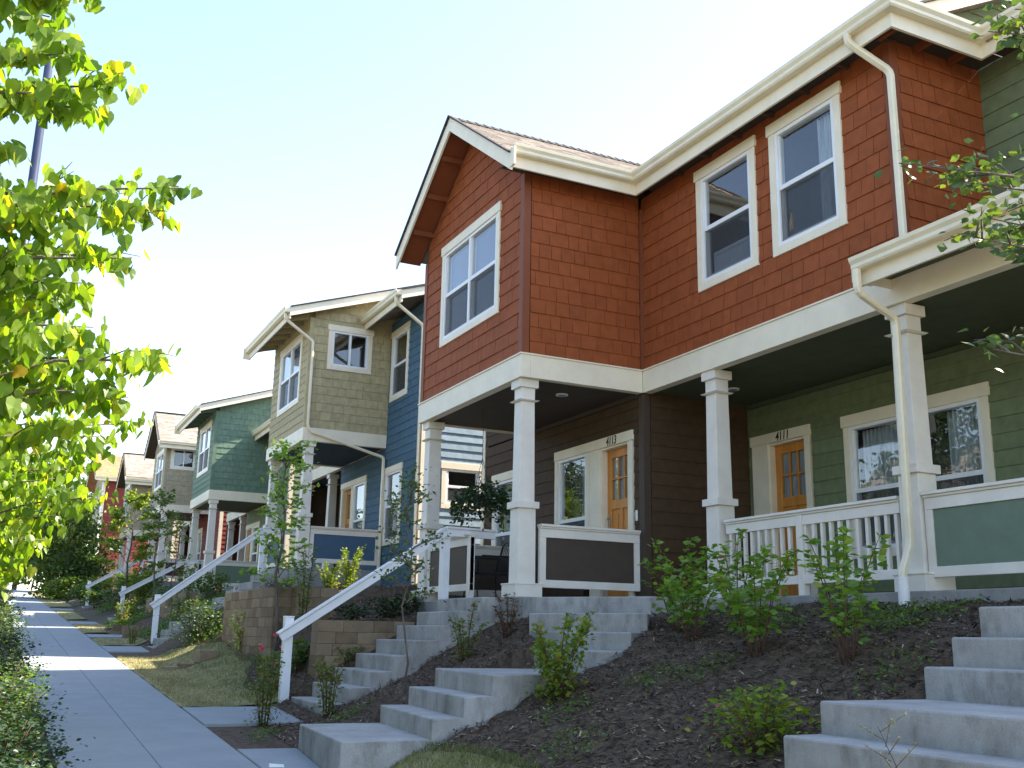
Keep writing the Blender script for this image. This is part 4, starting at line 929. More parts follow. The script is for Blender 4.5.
H4 = rowhouse('tan shingled townhouse with a steep front gable and maroon porch, fourth along the row', 44.0, 1.85, 41.6, 51.5, ('tan', 'shingle'), 'tan', 'maroon', 'maroon', 'maroontrim', 'maroontrim', 'gable', 0, bw=3.5)
H5 = rowhouse('small tan gabled townhouse just before the tall red house', 55.6, 1.75, 53.6, 60.5, ('tan', 'shingle'), 'tan', 'tan', 'tan', 'maroontrim', 'maroontrim', 'gable', 0, bw=3.2, sidewin=False)
# far maroon three-storey house with the orange roof
t = thing('tall_house', 'tall maroon house with an orange roof at the far end of the row', 'house', (9, 74, 2), 'townhouses along the sidewalk')
clad('lap_wall', t, 'Y', 72, 5.85, 13, 1.8, 9.5, 'lap', M['maroon'], [hole(6.55, 7.3, 4.8, 5.6), hole(6.6, 7.2, 2.6, 3.5)], .2)
window(t, 'Y', 72, 6.55, 7.3, 4.8, 5.6, 'slider'); window(t, 'Y', 72, 6.6, 7.2, 2.6, 3.5, 'slider')
clad('lap_wall', t, 'X', 5.8, 72.1, 79, 1.8, 11.2, 'lap', M['tan'], [hole(73.5, 75, 7.2, 8.9), hole(73.5, 75, 4.0, 5.6), hole(76.4, 77.9, 7.2, 8.9), hole(76.4, 77.9, 4.0, 5.6)], .2, cuts=[((5.8, 75.5, 11.3), (0, .5, 1)), ((5.8, 75.5, 11.3), (0, -.5, 1))])
for (a, b) in ((73.5, 75), (76.4, 77.9)):
    for (c_, d_) in ((7.2, 8.9), (4.0, 5.6)): window(t, 'X', 5.8, a, b, c_, d_, 'double')
mb = MB(); mb.box((5.77, 71.97, 1.8), (5.9, 72.09, 9.6)); mb.build('corner_board', M['cream'], t)
slab_roof(t, [(5.2, 71.4, 9.5), (13.2, 71.4, 9.5), (13.2, 75.5, 11.55), (5.2, 75.5, 11.55)], material=M['roofo']); slab_roof(t, [(5.2, 79.6, 9.5), (13.2, 79.6, 9.5), (13.2, 75.5, 11.55), (5.2, 75.5, 11.55)], material=M['roofo'])
rakeboard(t, (5.2, 71.4, 9.52), (5.2, 75.5, 11.57), (-1, 0), .25); rakeboard(t, (5.2, 79.6, 9.52), (5.2, 75.5, 11.57), (-1, 0), .25)
gutter(t, [(5.2, 71.4), (13.2, 71.4)], 9.4, .15, [(0, -1)])
mb = MB(); mb.tube([(5.72, 71.9, 9.2), (5.72, 71.9, 2)], .05, 8); mb.build('downspout', M['vinyl'], t)
for vx, vz in ((7.3, 10.15),):
    mb = MB(); mb.tube([(vx, 72.9, 10.2), (vx, 72.9, 10.7)], .08, 10); mb.build('vent_pipe', M['vinyl'], t)
mb = MB(); mb.box((6.0, 79, 1.8), (13, 79.1, 9.4)); mb.build('rear_wall', M['maroon'], t)

# ================================================================== steps, walks, walls
def flight(label, lines, zb, group='concrete front steps'):
    """lines: (near point, far point, tread height from here on); last line closes the top"""
    n = len(lines); V = []; F = []
    V += [(*lines[0][0], zb), (*lines[0][1], zb)]; near = [0]; far = [1]
    for i, (p, q, z) in enumerate(lines):
        if i == 0: hs = [z]
        elif i == n-1: hs = [lines[i-1][2]]
        else: hs = [lines[i-1][2], z]
        for zz in hs: near.append(len(V)); far.append(len(V)+1); V += [(*p, zz), (*q, zz)]
    near.append(len(V)); far.append(len(V)+1); V += [(*lines[-1][0], zb), (*lines[-1][1], zb)]
    for k in range(len(near)-1): F.append((near[k], near[k+1], far[k+1], far[k]))
    F.append((near[-1], near[0], far[0], far[-1]))
    # sides: one quad strip piece per tread so that fans stay planar enough
    for side in (near, far):
        base = []
        m_ = []
        for i in range(n): m_.append(len(V)); V.append((*(lines[i][0] if side is near else lines[i][1]), zb))
        for i in range(n-1):
            a = side[1+2*i]; b = side[2+2*i]
            if i == 0: F.append((side[0], side[1], side[2], m_[1]))
            else: F.append((m_[i], a, b, m_[i+1]))
    mb = MB(); mb.poly(V, F); me_o = mb.build('concrete_steps', M['conc'])
    bm = bmesh.new(); bm.from_mesh(me_o.data); bmesh.ops.remove_doubles(bm, verts=bm.verts, dist=.0005); bmesh.ops.recalc_face_normals(bm, faces=bm.faces); bm.to_mesh(me_o.data); bm.free()
    b = me_o.modifiers.new('bevel', 'BEVEL'); b.width = .014; b.segments = 2; b.limit_method = 'ANGLE'; b.angle_limit = R(40)
    return tag(me_o, label, 'steps', group)
def steps(label, polys, group='concrete front steps'):
    """polys: list of (four plan points, top z, bottom z)"""
    c = polys[0][0]; x = sum(p[0] for p in c)/4; y = sum(p[1] for p in c)/4
    mb = MB()
    for pts, zt, zb in polys: mb.prism(pts, zb, zt)
    o = mb.build('concrete_steps', M['conc'], bevel=.014); return tag(o, label, 'steps', group)
def straight(label, xs, zs, y0, y1, xtop, g=None):
    return flight(label, [((x, y0), (x, y1), z) for x, z in zip(xs, zs)]+[((xtop, y0), (xtop, y1), zs[-1])], zs[0]-.9)
straight('concrete steps with the near white handrail rising to the brown porch', B_X, B_Z, 11.9, 13.38, 5.775)
flight('concrete steps turning at a landing up to the green porch, in the middle foreground', A_LINES, -1.6)
mb = MB(); mb.prism([(5.80, 11.06), (7.575, 11.06), (7.575, 11.45), (5.80, 11.45)], -.6, .4445); mb.build('porch_step_slab', M['conc'], H1)
straight('wide concrete steps cut off by the right edge of the photo', C_X, C_Z, 2.9, 5.0, 7.575)
# further stairs
def far_steps(label, y0, y1, zf, x0=3.35, x1=5.77):
    zg = s((y0+y1)/2); n = max(3, round((zf-zg)/.178)); rise = (zf-zg)/n
    xs = [x0+(x1-.28-x0)*i/(n-1) for i in range(n)]; zs = [zg+rise*(i+1) for i in range(n)]; zs[-1] -= .001
    straight(label, xs, zs, y0, y1, x1); return zg
straight('concrete steps beside the block retaining wall climbing to the blue porch', D_X, D_Z, 22.65, 24.1, 5.77)
far_steps('concrete steps climbing to the grey green porch', 33.65, 35.1, 1.2)
far_steps('distant concrete steps below the maroon porch', 44.4, 45.8, 1.85)
def handrail(label, y, x0, zg, x1, z1, ext=.72, double=False):
    t = thing('stair_handrail', label, 'handrail', (x0, y, zg), 'white stair handrails')
    def post(x, za, zb):
        mb = MB(); mb.box((x-.057, y-.057, za), (x+.057, y+.057, zb)); mb.prism([(x-.062, y-.062), (x+.062, y-.062), (x+.062, y+.062), (x-.062, y+.062)], zb, zb+.018); mb.build('post', M['rail'], t, bevel=.006)
    post(x0, zg, zg+1.13); post(x1, z1, z1+.97)
    a, b = Vector((x0-.11, y-.082, zg+.87)), Vector((x1-.02, y-.082, z1+.925))
    mb = MB(); mb.bar(a, b, .045, .10); d = (b-a).normalized(); up = Vector((-d.z, 0, d.x))
    mb.bar(a+up*.066-Vector((.01, 0, 0)), b+up*.066, .10, .028)
    e = Vector((x1+ext, y-.082, z1+.915))
    b2 = b+Vector((.001, 0, 0)); mb.bar(b2, e, .045, .10); mb.bar(b2+Vector((0, 0, .066)), e+Vector((.01, 0, .066)), .10, .028)
    mb.build('rail', M['rail'], t, bevel=.004)
    return t
handrail('nearest white handrail, rising from the walk to the brown porch', 13.47, 3.47, -.96, 5.60, .45)
handrail('white handrail rising beside the steps to the blue porch', 24.2, 3.3, -.42, 5.5, 1.32)
handrail('white handrail leading to the grey green porch, third from the camera', 35.2, 3.75, .13, 5.6, 1.2)
handrail('farthest white handrail, below the maroon porch', 45.9, 3.55, .68, 5.5, 1.85)
def walk(label, pts, zoff=.0, z=None):
    zt = [(s(p[1])+zoff if z is None else z) for p in pts]
    mb = MB(); mb.prism(pts, [q-.2 for q in zt], zt); return structure(mb.build('walkway', M['walk'], bevel=.008))
walk('', [(2.236, 11.95), (3.538, 11.95), (3.538, 13.42), (2.236, 13.42)], .015)
walk('', [(2.236, 8.6), (2.675, 8.55), (2.79, 10.2), (2.236, 10.25)], .012)
walk('', [(2.236, 22.6), (3.345, 22.6), (3.345, 24.15), (2.236, 24.15)], .015)
walk('', [(2.236, 27.2), (3.8, 27.2), (3.8, 28.3), (2.236, 28.3)], .02); walk('', [(2.236, 33.6), (3.345, 33.6), (3.345, 35.1), (2.236, 35.1)], .015); walk('', [(2.236, 44.4), (3.345, 44.4), (3.345, 45.8), (2.236, 45.8)], .015)
mb = MB(); mb.prism([(.1, 16.1), (.655, 16.1), (.655, 17.2), (.1, 17.2)], [s(16.1)-.1]*2+[s(17.2)-.1]*2, [s(16.1)+.01]*2+[s(17.2)+.01]*2); structure(mb.build('walkway', M['walk'], bevel=.008))
mb = MB(); mb.prism([(.1, 5.2), (.655, 5.2), (.655, 6.0), (.1, 6.0)], [s(5.2)-.1]*2+[s(6)-.1]*2, [s(5.2)+.01]*2+[s(6)+.01]*2); structure(mb.build('walkway', M['walk'], bevel=.008))

def block_wall(label, p0, p1, ztop, zbot, th=.28, name='retaining_wall', cat='retaining wall', cap=True):
    p0, p1 = Vector((*p0, 0)), Vector((*p1, 0)); d = (p1-p0).normalized(); n = Vector((d.y, -d.x, 0)); L = (p1-p0).length
    mb = MB(); z = ztop; k = 0; rs = random.Random(int(L*100+p0.x*10))
    while z > zbot:
        q = -.2 if k % 2 else 0.
        batter = k*.018
        while q < L:
            w = rs.choice((.28, .30, .42)); a, b = max(0, q)+.0015, min(L, q+w)-.0015; q += w
            if b-a < .03: continue
            j = rs.uniform(-.012, .012)+batter
            P = [p0+d*a+n*j, p0+d*b+n*j, p0+d*b-n*th, p0+d*a-n*th]; m_ = p0+d*(a+b)/2+n*(j+.022)
            mb.prism([(P[0].x, P[0].y), (m_.x, m_.y), (P[1].x, P[1].y), (P[2].x, P[2].y), (P[3].x, P[3].y)], z-.1495, z, rs.random())
        z -= .152; k += 1
    o = mb.build(name, M['block'], bevel=.005); return tag(o, label, cat, 'block retaining walls')
block_wall('tall tan block retaining wall facing the sidewalk beside the blue porch steps', (4.2, 16.2), (4.2, 20.0), .66, -.6)
block_wall('return of the tall block retaining wall, running back towards the house', (4.85, 16.2), (4.2, 16.2), .66, -.35)
block_wall('low tan block retaining wall beside the nearest handrail steps', (5.25, 13.9), (3.9, 13.9), .15, -.75)
block_wall('short block wall under the third house bed', (4.4, 25.6), (4.4, 32.5), .85, -.2)
block_wall('far block wall beyond the third handrail', (4.4, 36.5), (4.4, 43.5), 1.1, .2)
# corner of the planter between the second and third walks: small stacked blocks
def loose(label, x, y, z, sx, sy, sz, rot=0, m='block'):
    mb = MB(); c, s_ = math.cos(rot), math.sin(rot)
    mb.prism([(x+a*c-b*s_, y+a*s_+b*c) for a, b in ((-sx/2, -sy/2), (sx/2, -sy/2), (sx/2, sy/2), (-sx/2, sy/2))], z, z+sz)
    o = mb.build('wall_block', M[m], bevel=.012); return tag(o, label, 'block', 'loose wall blocks on the lawn')
loose('upright tan wall block at the end of the short row on the lawn', 3.42, 18.55, h(3.42, 18.55)-.02, .34, .30, .21, .1)
loose('flat tan wall block lying on the lawn against the upright one', 3.12, 18.6, h(3.12, 18.6)-.03, .26, .34, .12, .1)
loose('outermost flat wall block of the short row on the lawn', 2.86, 18.66, h(2.86, 18.66)-.03, .24, .32, .10, .05)
block_wall('low grey block edging beside the second walk', (3.35, 27.0), (2.95, 27.0), s(27)+.25, s(27)-.1, cat='block edging')
block_wall('grey planter edging past the second handrail', (4.1, 29.0), (2.9, 29.0), s(29)+.22, s(29)-.1, cat='block edging')

# ================================================================== porch things
t = thing('porch_chair', 'dark metal armchair standing on the brown porch', 'chair', (6.55, 14.1, ZF))
mb = MB()
for (dx, dy) in ((-.25, -.22), (-.25, .22), (.25, -.22), (.25, .22)): 
    b = MB(); b.tube([(6.55+dx*1.05, 14.1+dy*1.1, ZF), (6.55+dx, 14.1+dy, ZF+.42)], .012, 8); b.build('leg', M['dkmetal'], t)
mb.box((6.28, 13.85, ZF+.40), (6.82, 14.35, ZF+.43)); mb.build('seat', M['dkmetal'], t, bevel=.008)
mb = MB()
for k in range(9): yy = 13.88+k*.055; mb.tube([(6.80, yy, ZF+.43), (6.90, yy, ZF+.86)], .006, 6)
mb.tube([(6.8, 13.86, ZF+.43), (6.91, 13.86, ZF+.83), (6.92, 13.95, ZF+.90), (6.92, 14.25, ZF+.90), (6.91, 14.34, ZF+.83), (6.8, 14.34, ZF+.43)], .013, 8); mb.build('backrest', M['dkmetal'], t, smooth=True)
for sy in (13.85, 14.35):
    mb = MB(); mb.tube([(6.29, sy, ZF+.4), (6.29, sy, ZF+.62), (6.36, sy, ZF+.66), (6.86, sy, ZF+.66)], .013, 8); mb.build('armrest', M['dkmetal'], t, smooth=True)
# hanging basket
t = thing('hanging_basket', 'leafy green plant in a hanging basket at the corner of the brown porch', 'plant', (6.2, 13.6, 1.9))
mb = MB(); mb.tube([(6.2, 13.6, 1.80), (6.2, 13.6, 1.96)], [.11, .16], 16); mb.build('pot', M['dkmetal'], t)
mb = MB()
for k in range(3): a = k*2.1; mb.tube([(6.2+.15*math.cos(a), 13.6+.15*math.sin(a), 1.96), (6.2, 13.6, 2.5), (6.2, 13.6, 3.25)], .004, 5)
mb.build('hanger', M['dkmetal'], t)
n = 1300; a = RNG.random(n)*2*np.pi; rr = np.sqrt(RNG.random(n)); zz = 2.12-.30*rr**1.5+RNG.normal(size=n)*.075-RNG.random(n)**3*.25
leaf_cloud('foliage', np.stack([6.2+rr*np.cos(a)*.36, 13.6+rr*np.sin(a)*.62, zz], 1), np.stack([np.cos(a), np.sin(a), RNG.uniform(-1.2, .4, n)], 1), RNG.uniform(.045, .085, n), LM['dark'], t, OVATE)
# doorbell
mb = MB(); mb.box((XM-.035, 11.70, 1.52), (XM-.022, 11.74, 1.66)); mb.build('doorbell', M['vinyl'], H1)
# electric meter boxes omitted where unseen; wooden fence by the far house
t = thing('wooden_fence', 'weathered wooden fence in front of the far maroon house', 'fence', (6, 60, 2))
mb = MB(); x = 4.9
k = 0
while x < 7.2: mb.box((x, 64.0, 1.6), (x+.135, 64.025, 3.75+.02*(k % 3))); x += .145; k += 1
mb.build('boards', M['fence'], t); 
for xx in (4.85, 6.2): 
    mb = MB(); mb.box((xx, 64.03, 1.6), (xx+.1, 64.12, 3.8)); mb.build('fence_post', M['fence'], t)
# lamp post behind the street tree
t = thing('street_lamp', 'tall dark blue street lamp pole behind the linden leaves', 'street lamp', (-.16, 14, s(14)))
mb = MB(); mb.tube([(-.16, 14, s(14)-.1), (-.16, 14, 0), (-.15, 14, 8.2)], [.085, .075, .05], 14); mb.build('pole', M['pole'], t, smooth=True)
mb = MB(); mb.tube([(-.16, 14, s(14)), (-.16, 14, s(14)+.35)], [.14, .10], 14); mb.build('base', M['pole'], t, smooth=True)
mb = MB(); mb.tube([(-.15, 14, 8.1), (-.6, 14, 8.55), (-1.2, 14, 8.6)], .035, 8); mb.build('arm', M['pole'], t, smooth=True)
mb = MB(); mb.tube([(-1.1, 14, 8.6), (-1.5, 14, 8.62), (-1.85, 14, 8.57)], [.06, .12, .05], 12); mb.build('lamp_head', M['pole'], t, smooth=True)
# ================================================================== planting
SH = lambda lab, x, y, hg, r_, lm, n, sz, st=7, kind='upright', tpl=OVATE, upr=.6: shrub('shrub', lab, x, y, hg, r_, lm, n, sz, st, kind, tpl, upr=upr)
SH('tall leafy green shrub in the mulch before the middle of the white balusters', 5.68, 6.95, .90, .40, 'dog', 430, .105, 8)
SH('tall loose green shrub in the mulch left of the near downspout', 5.72, 5.98, .98, .38, 'dog', 300, .105, 7)
SH('broad leafy green shrub beside the top of the turning steps', 5.92, 8.16, .80, .42, 'dog', 330, .105, 8)
SH('leafy shrub with some reddish leaves, leaning towards the brown porch', 6.15, 8.72, .95, .36, 'dog', 240, .095, 6)
SH('slender leafy green shrub in front of the middle porch column', 6.35, 8.05, .98, .28, 'dog', 150, .10, 5)
SH('yellow green shrub with upright tips below the turning steps', 4.48, 8.15, .72, .44, 'yel', 620, .062, 13, 'upright', OVATE, 1.4)
SH('low spreading green shrub left of the wide steps at the bottom edge', 4.50, 5.50, .44, .36, 'yel', 520, .06, 12, 'ball')
SH('small feathery shrub between the two flights of concrete steps', 4.85, 11.0, .66, .26, 'nand', 230, .055, 7)
SH('sparse bronze leaved shrub against the brown porch column footing', 5.36, 10.95, .48, .22, 'red', 190, .045, 8)
SH('reddish tipped shrub at the foot of the handrail steps', 3.50, 11.62, .66, .27, 'nand', 300, .052, 8)
SH('feathery green shrub in front of the nearest handrail post', 2.86, 11.90, .80, .26, 'nand', 380, .05, 8)
SH('round yellow green shrub lit by the sun in the gap between houses', 5.95, 18.9, .85, .30, 'yel', 420, .07, 8, 'upright', OVATE, 1.2)
SH('smaller sunlit yellow green shrub left of the taller one in the gap', 5.5, 18.6, .55, .28, 'yel', 260, .07, 7)
SH('pale sunlit shrub growing against the tall block retaining wall', 3.98, 18.3, .70, .42, 'pale', 420, .085, 9)
SH('dense round green bush left of the tall block retaining wall', 3.66, 20.9, .85, .62, 'app', 1500, .06, 14, 'ball')
SH('bright green bush below the grey green porch', 5.05, 27.6, .95, .48, 'mid', 800, .08, 10, 'ball')
SH('small dark bush beside the top of the blue porch steps', 5.3, 21.9, .32, .26, 'dark', 320, .05, 8, 'ball')
SH('rounded dark bush between the blue porch steps and its column', 5.05, 21.3, .36, .32, 'dark', 380, .05, 8, 'ball')
SH('dark low shrub at the left end of the bed above the low block wall', 4.75, 14.75, .30, .30, 'dark', 420, .055, 9, 'ball')
SH('dark low shrub behind the low block wall, second from the left', 5.25, 14.75, .32, .32, 'dark', 420, .055, 9, 'ball')
SH('dark low shrub right beside the brown porch column, third in its row', 5.62, 14.75, .34, .30, 'dark', 420, .055, 9, 'ball')
SH('broad leaved green plant behind the nearest handrail', 3.9, 14.6, .45, .30, 'mid', 200, .12, 6)
SH('thin upright shrub before the corner of the tall block wall', 4.05, 14.9, 1.05, .25, 'mid', 240, .06, 5)
SH('small grey green cushion plant at the foot of the low block wall', 4.35, 13.62, .26, .22, 'mid', 320, .04, 8, 'ball')
SH('rose bush with pink flowers nearest the sidewalk', 3.45, 13.95, .50, .32, 'nand', 260, .045, 9)
SH('rose bush with pink flowers next to the young tree', 3.62, 15.1, .48, .36, 'mid', 260, .05, 9)
SH('little weedy shrub on the mulch between the first two walks', 2.95, 24.9, .55, .2, 'nand', 160, .05, 6)
SH('sunlit lime green shrub on the bank beyond the second handrail', 4.35, 35.9, 1.15, .55, 'yel', 650, .11, 9)
SH('rounded green shrub beside the third handrail', 4.7, 38.2, 1.1, .8, 'mid', 900, .12, 10, 'ball')
SH('orange tinted shrub against the grey green porch railing', 5.2, 32.4, 1.1, .5, 'yel', 500, .09, 8)
SH('feathery shrub at the edge of the third lawn', 3.35, 31.2, .8, .35, 'nand', 320, .08, 7)
SH('dark green shrub on the bank below the maroon porch', 4.6, 41.8, 1.1, .8, 'far', 900, .12, 10, 'ball')
SH('green shrub by the far lawn, next to the sidewalk', 3.7, 47.5, .9, .8, 'far', 800, .14, 10, 'ball')
SH('yellow flecked shrub by the far lawn', 4.4, 50.0, 1.0, .8, 'yel', 700, .13, 9, 'ball')
SH('farthest green shrub before the big evergreen tree', 3.4, 55.0, 1.2, 1.1, 'far', 900, .17, 10, 'ball')
SH('low yellow green shrub under the big evergreen tree', 3.0, 58.0, 1.0, .9, 'yel', 600, .17, 9, 'ball')
SH('loose green shrub on the slope right above the second walk', 4.0, 25.4, .75, .42, 'mid', 380, .07, 8)
SH('dark rounded shrub on the slope beside the second and third walks', 4.3, 29.9, .8, .6, 'app', 620, .08, 10, 'ball')
SH('yellowish shrub low on the slope before the third handrail', 3.75, 33.0, .6, .45, 'yel', 350, .08, 8)
SH('wide dark green shrub on the bank just past the third handrail', 4.0, 37.3, .95, .75, 'app', 800, .10, 11, 'ball')
SH('low green shrub at the foot of the bank before the farthest handrail', 3.6, 42.6, .8, .65, 'far', 600, .11, 9, 'ball')
SH('bronze toned shrub halfway up the bank before the farthest handrail', 4.9, 43.0, .9, .6, 'red', 420, .10, 9)
SH('leafy shrub beside the tan house porch, half hidden by the handrails', 5.2, 41.0, 1.2, .6, 'yel', 500, .11, 9)
# pink roses
for (x, y, z_) in ((3.42, 13.8, .42), (3.58, 14.1, .50), (3.3, 14.05, .30), (3.5, 15.0, .42), (3.75, 15.2, .48), (3.6, 15.4, .38), (3.85, 14.9, .3)):
    zz = h(x, y)+z_; n = 16; a = RNG.random(n)*6.28
    o = leaf_cloud('rose', np.stack([x+.012*np.cos(a), y+.012*np.sin(a), zz+RNG.random(n)*.02], 1), np.stack([np.cos(a), np.sin(a), RNG.uniform(.2, 1.4, n)], 1), RNG.uniform(.03, .05, n), LM['pink'], None, OVATE)
    tag(o, 'pink rose bloom among the bushes near the first handrail', 'flower', 'pink rose blooms')
# dried flower stalk in front of the wide steps
t = thing('dried_seedhead', 'dry pale seedhead standing in front of the wide steps at the bottom edge', 'plant', (4.1, 3.72, -.95))
mb = MB(); P, D = [], []; rs = random.Random(5)
b0 = Vector((4.04, 3.78, -.95)); tp = Vector((3.98, 3.98, -.40))
mb.tube([b0, b0.lerp(tp, .5)+Vector((.01, -.01, .02)), tp], [.004, .003, .001], 5)
for k in range(11):
    q = .35+.06*k; p = b0.lerp(tp, q); a = k*2.4; e = p+Vector((math.cos(a)*.10, math.sin(a)*.14, .06+.03*(k % 3)))
    mb.tube([p, e], [.002, .001], 4)
    for j in range(9): w = p.lerp(e, .3+.7*j/8); P.append(tuple(w)); D.append((rs.gauss(0, 1), rs.gauss(0, 1), .5))
mb.build('stalk', M['twig'], t); leaf_cloud('seeds', P, D, .022, LM['straw'], t, TINY)

def tree_from_tips(name, label, base, top, tips, lm, per, size, trunk_r, group=None, tpl=HEART, hang=True, limb=.02, spread=.17, start=.25, cat='tree', lean=(0, 0)):
    t = thing(name, label, cat, base, group); base = Vector(base); top = Vector(top)
    mb = MB(); n = 7; axis = [base.lerp(top, i/n)+Vector((.04*math.sin(i*1.7), .04*math.cos(i*2.1), 0))*(1 if 0 < i < n else 0) for i in range(n+1)]
    mb.tube([base+Vector((0, 0, -.1))]+axis, [trunk_r*1.35]+[trunk_r*(1-.75*i/n) for i in range(n+1)], 10); mb.build('trunk', M['bark'], t, smooth=True)
    bb = MB(); P, D, S = [], [], []; rs = random.Random(int(base.x*100+base.y*7)+3)
    def leaves(pts, cnt, s0):
        for i in range(cnt):
            q = rs.uniform(s0, 1)*(len(pts)-1); j = min(len(pts)-2, int(q)); p = pts[j].lerp(pts[j+1], q-j)
            o = Vector((rs.gauss(0, 1), rs.gauss(0, 1), rs.gauss(0, .6)))*spread*.5
            P.append(tuple(p+o)); S.append(size*rs.uniform(.55, 1.15))
            if hang: D.append((rs.gauss(0, .45), rs.gauss(0, .45), -1))
            else: D.append((rs.gauss(0, 1), rs.gauss(0, 1), rs.uniform(-.6, .7)))
    for tip in tips:
        tip = Vector(tip); hz = max(base.z+.4*(top.z-base.z)*.5, min(top.z-.1, tip.z-(tip-Vector((base.x, base.y, tip.z))).length*.45))
        f_ = (hz-base.z)/(top.z-base.z); o = base.lerp(top, f_)
        L = (tip-o).length; c1 = o.lerp(tip, .35)+Vector((0, 0, .10*L)); c2 = o.lerp(tip, .7)+Vector((rs.gauss(0, .05), rs.gauss(0, .05), .09*L))
        pts = [o, o.lerp(c1, .5)+Vector((0, 0, .01)), c1, c1.lerp(c2, .5), c2, c2.lerp(tip, .5), tip]
        bb.tube(pts, [limb*(1-.13*i) for i in range(7)], 6)
        leaves(pts, int(per*.45), start)
        for k in range(7):
            q = rs.uniform(start+.05, .95)*6; j = min(5, int(q)); p = pts[j].lerp(pts[j+1], q-j)
            dv = (tip-o).normalized(); sd_ = Vector((rs.gauss(0, 1), rs.gauss(0, 1), rs.gauss(0, .5))); sd_ = (sd_-dv*sd_.dot(dv)).normalized()
            e = p+dv*.25*L*rs.uniform(.3, .7)*.6+Vector((sd_.x, sd_.y, sd_.z*.5))*.22*L*rs.uniform(.4, 1)*.62
            tw = [p, p.lerp(e, .5)+Vector((0, 0, .03)), e]; bb.tube(tw, [.006, .004, .002], 4); leaves(tw, int(per*.08), .2)
    bb.build('branches', M['bark'], t, smooth=True)
    leaf_cloud('foliage', P, D, S, LM[lm], t, tpl, flat=.15 if hang else .4)
    return t
TIPS1 = [(0.17, 6.50, 3.92), (-0.04, 7.00, 4.01), (0.12, 6.30, 3.41), (-0.20, 7.20, 3.77), (-0.31, 6.60, 4.05), (0.40, 6.50, 3.36), (0.30, 6.80, 3.31), (0.25, 7.30, 3.55), (-0.07, 6.40, 3.14), (0.82, 6.20, 2.63), (0.82, 6.80, 2.70), (0.67, 7.00, 2.66), (0.60, 6.40, 2.20), (0.55, 7.20, 2.44), (0.37, 6.60, 2.06), (0.10, 7.00, 2.72), (-0.11, 6.60, 2.85), (0.45, 6.80, 1.84), (0.25, 7.40, 2.17), (0.18, 6.20, 1.61), (0.88, 6.50, 1.62), (0.75, 7.00, 1.70), (0.74, 7.20, 1.50), (0.50, 6.60, 1.40), (0.60, 7.40, 1.25), (0.24, 6.80, 1.35), (0.30, 7.00, 2.05), (-0.08, 6.80, 2.21), (0.08, 6.40, 1.61), (0.01, 7.20, 1.53),
 (-1.9, 6.3, 3.2), (-2.6, 7.6, 2.6), (-2.4, 5.4, 3.6), (-1.5, 8.4, 3.4), (-1.1, 5.2, 3.9), (-1.6, 7.2, 5.0), (-.8, 6.2, 4.9), (-.9, 8.0, 4.4), (-2.2, 8.4, 4.2)]
TIPS2 = [(1.10, 11.00, 2.02), (1.02, 11.50, 1.77), (0.90, 10.60, 1.21), (0.91, 12.00, 1.66), (0.74, 11.00, 1.07), (0.57, 11.50, 0.85), (0.36, 11.00, 0.52), (0.17, 11.60, 0.39), (0.56, 10.80, 1.38), (0.26, 11.30, 1.82), (0.14, 10.80, 1.15), (0.75, 12.00, 2.15), (0.46, 12.00, 1.20), (0.06, 11.00, 0.79), (0.90, 11.40, 2.33), (.35, 12.4, 2.6), (.6, 11.2, 2.9), (.1, 11.6, 3.2),
 (.1, 12.2, .55), (.3, 10.4, 1.5), (-2.4, 11, 2.4), (-2.2, 12.4, 1.8), (-1.8, 10.4, 3.2), (-1.2, 11.5, 4.4), (-.4, 12.2, 3.9), (-.3, 10.9, 3.6)]
ST_ = 'linden trees in the planting strip'
tree_from_tips('linden_tree', 'nearest linden tree, its large heart shaped leaves filling the upper left corner', (-1.25, 6.8, s(6.8)), (-1.2, 6.8, 4.3), [(a-.07, b, c) for a, b, c in TIPS1], 'linden', 118, .108, .075, ST_, spread=.13, start=.3)
tree_from_tips('linden_tree', 'second linden tree, its smaller looking yellow green leaves low at the left edge', (-1.25, 11.4, s(11.4)), (-1.2, 11.4, 3.6), [(a-(.14 if c < 1.9 else .05), b, c) for a, b, c in TIPS2], 'linden', 135, .108, .075, ST_, spread=.18)
for i, (x, y) in enumerate(((-1.3, 19.5), (-1.3, 28), (-1.2, 38), (-1.1, 50))):
    tips = []; rs = random.Random(i*7+1); zg = s(y)
    for k in range(18):
        a = k*2.399; rr = 1.0+.8*rs.random(); tips.append((x+rr*math.cos(a)*1.15, y+rr*math.sin(a), zg+1.9+3.0*(k/18)+.3*rs.random()))
    lab = ['third linden tree, behind the lamp pole, at the left edge', 'fourth linden tree along the street, seen at the left edge', 'fifth linden tree along the street, a small patch at the left edge', 'sixth and farthest linden tree of the planting strip'][i]
    tree_from_tips('linden_tree', lab, (x, y, zg), (x, y, zg+4.6), tips, 'linden', 70, .13, .07, ST_, spread=.4)
# the tree whose branches come in from the right edge
TR = [(3.55, 3.20, 2.17), (3.85, 3.25, 2.18), (4.00, 3.10, 1.95), (4.10, 3.10, 1.78), (3.72, 3.05, 1.80), (3.82, 3.00, 1.26), (4.04, 3.00, 1.42), (4.26, 3.20, 3.07), (4.49, 3.20, 3.27), (4.75, 3.30, 2.80), (5.4, 2.4, 3.4), (5.9, 2.9, 3.0), (5.2, 1.6, 3.0), (5.9, 1.6, 2.4)]
tree_from_tips('apple_tree', 'small tree reaching in from the right edge, green leaves before the red wall', (5.15, 2.6, h(5.15, 2.6)), (5.0, 2.6, 3.0), TR, 'app', 105, .072, .05, None, OVATE, hang=False, limb=.012, spread=.11, start=.35)
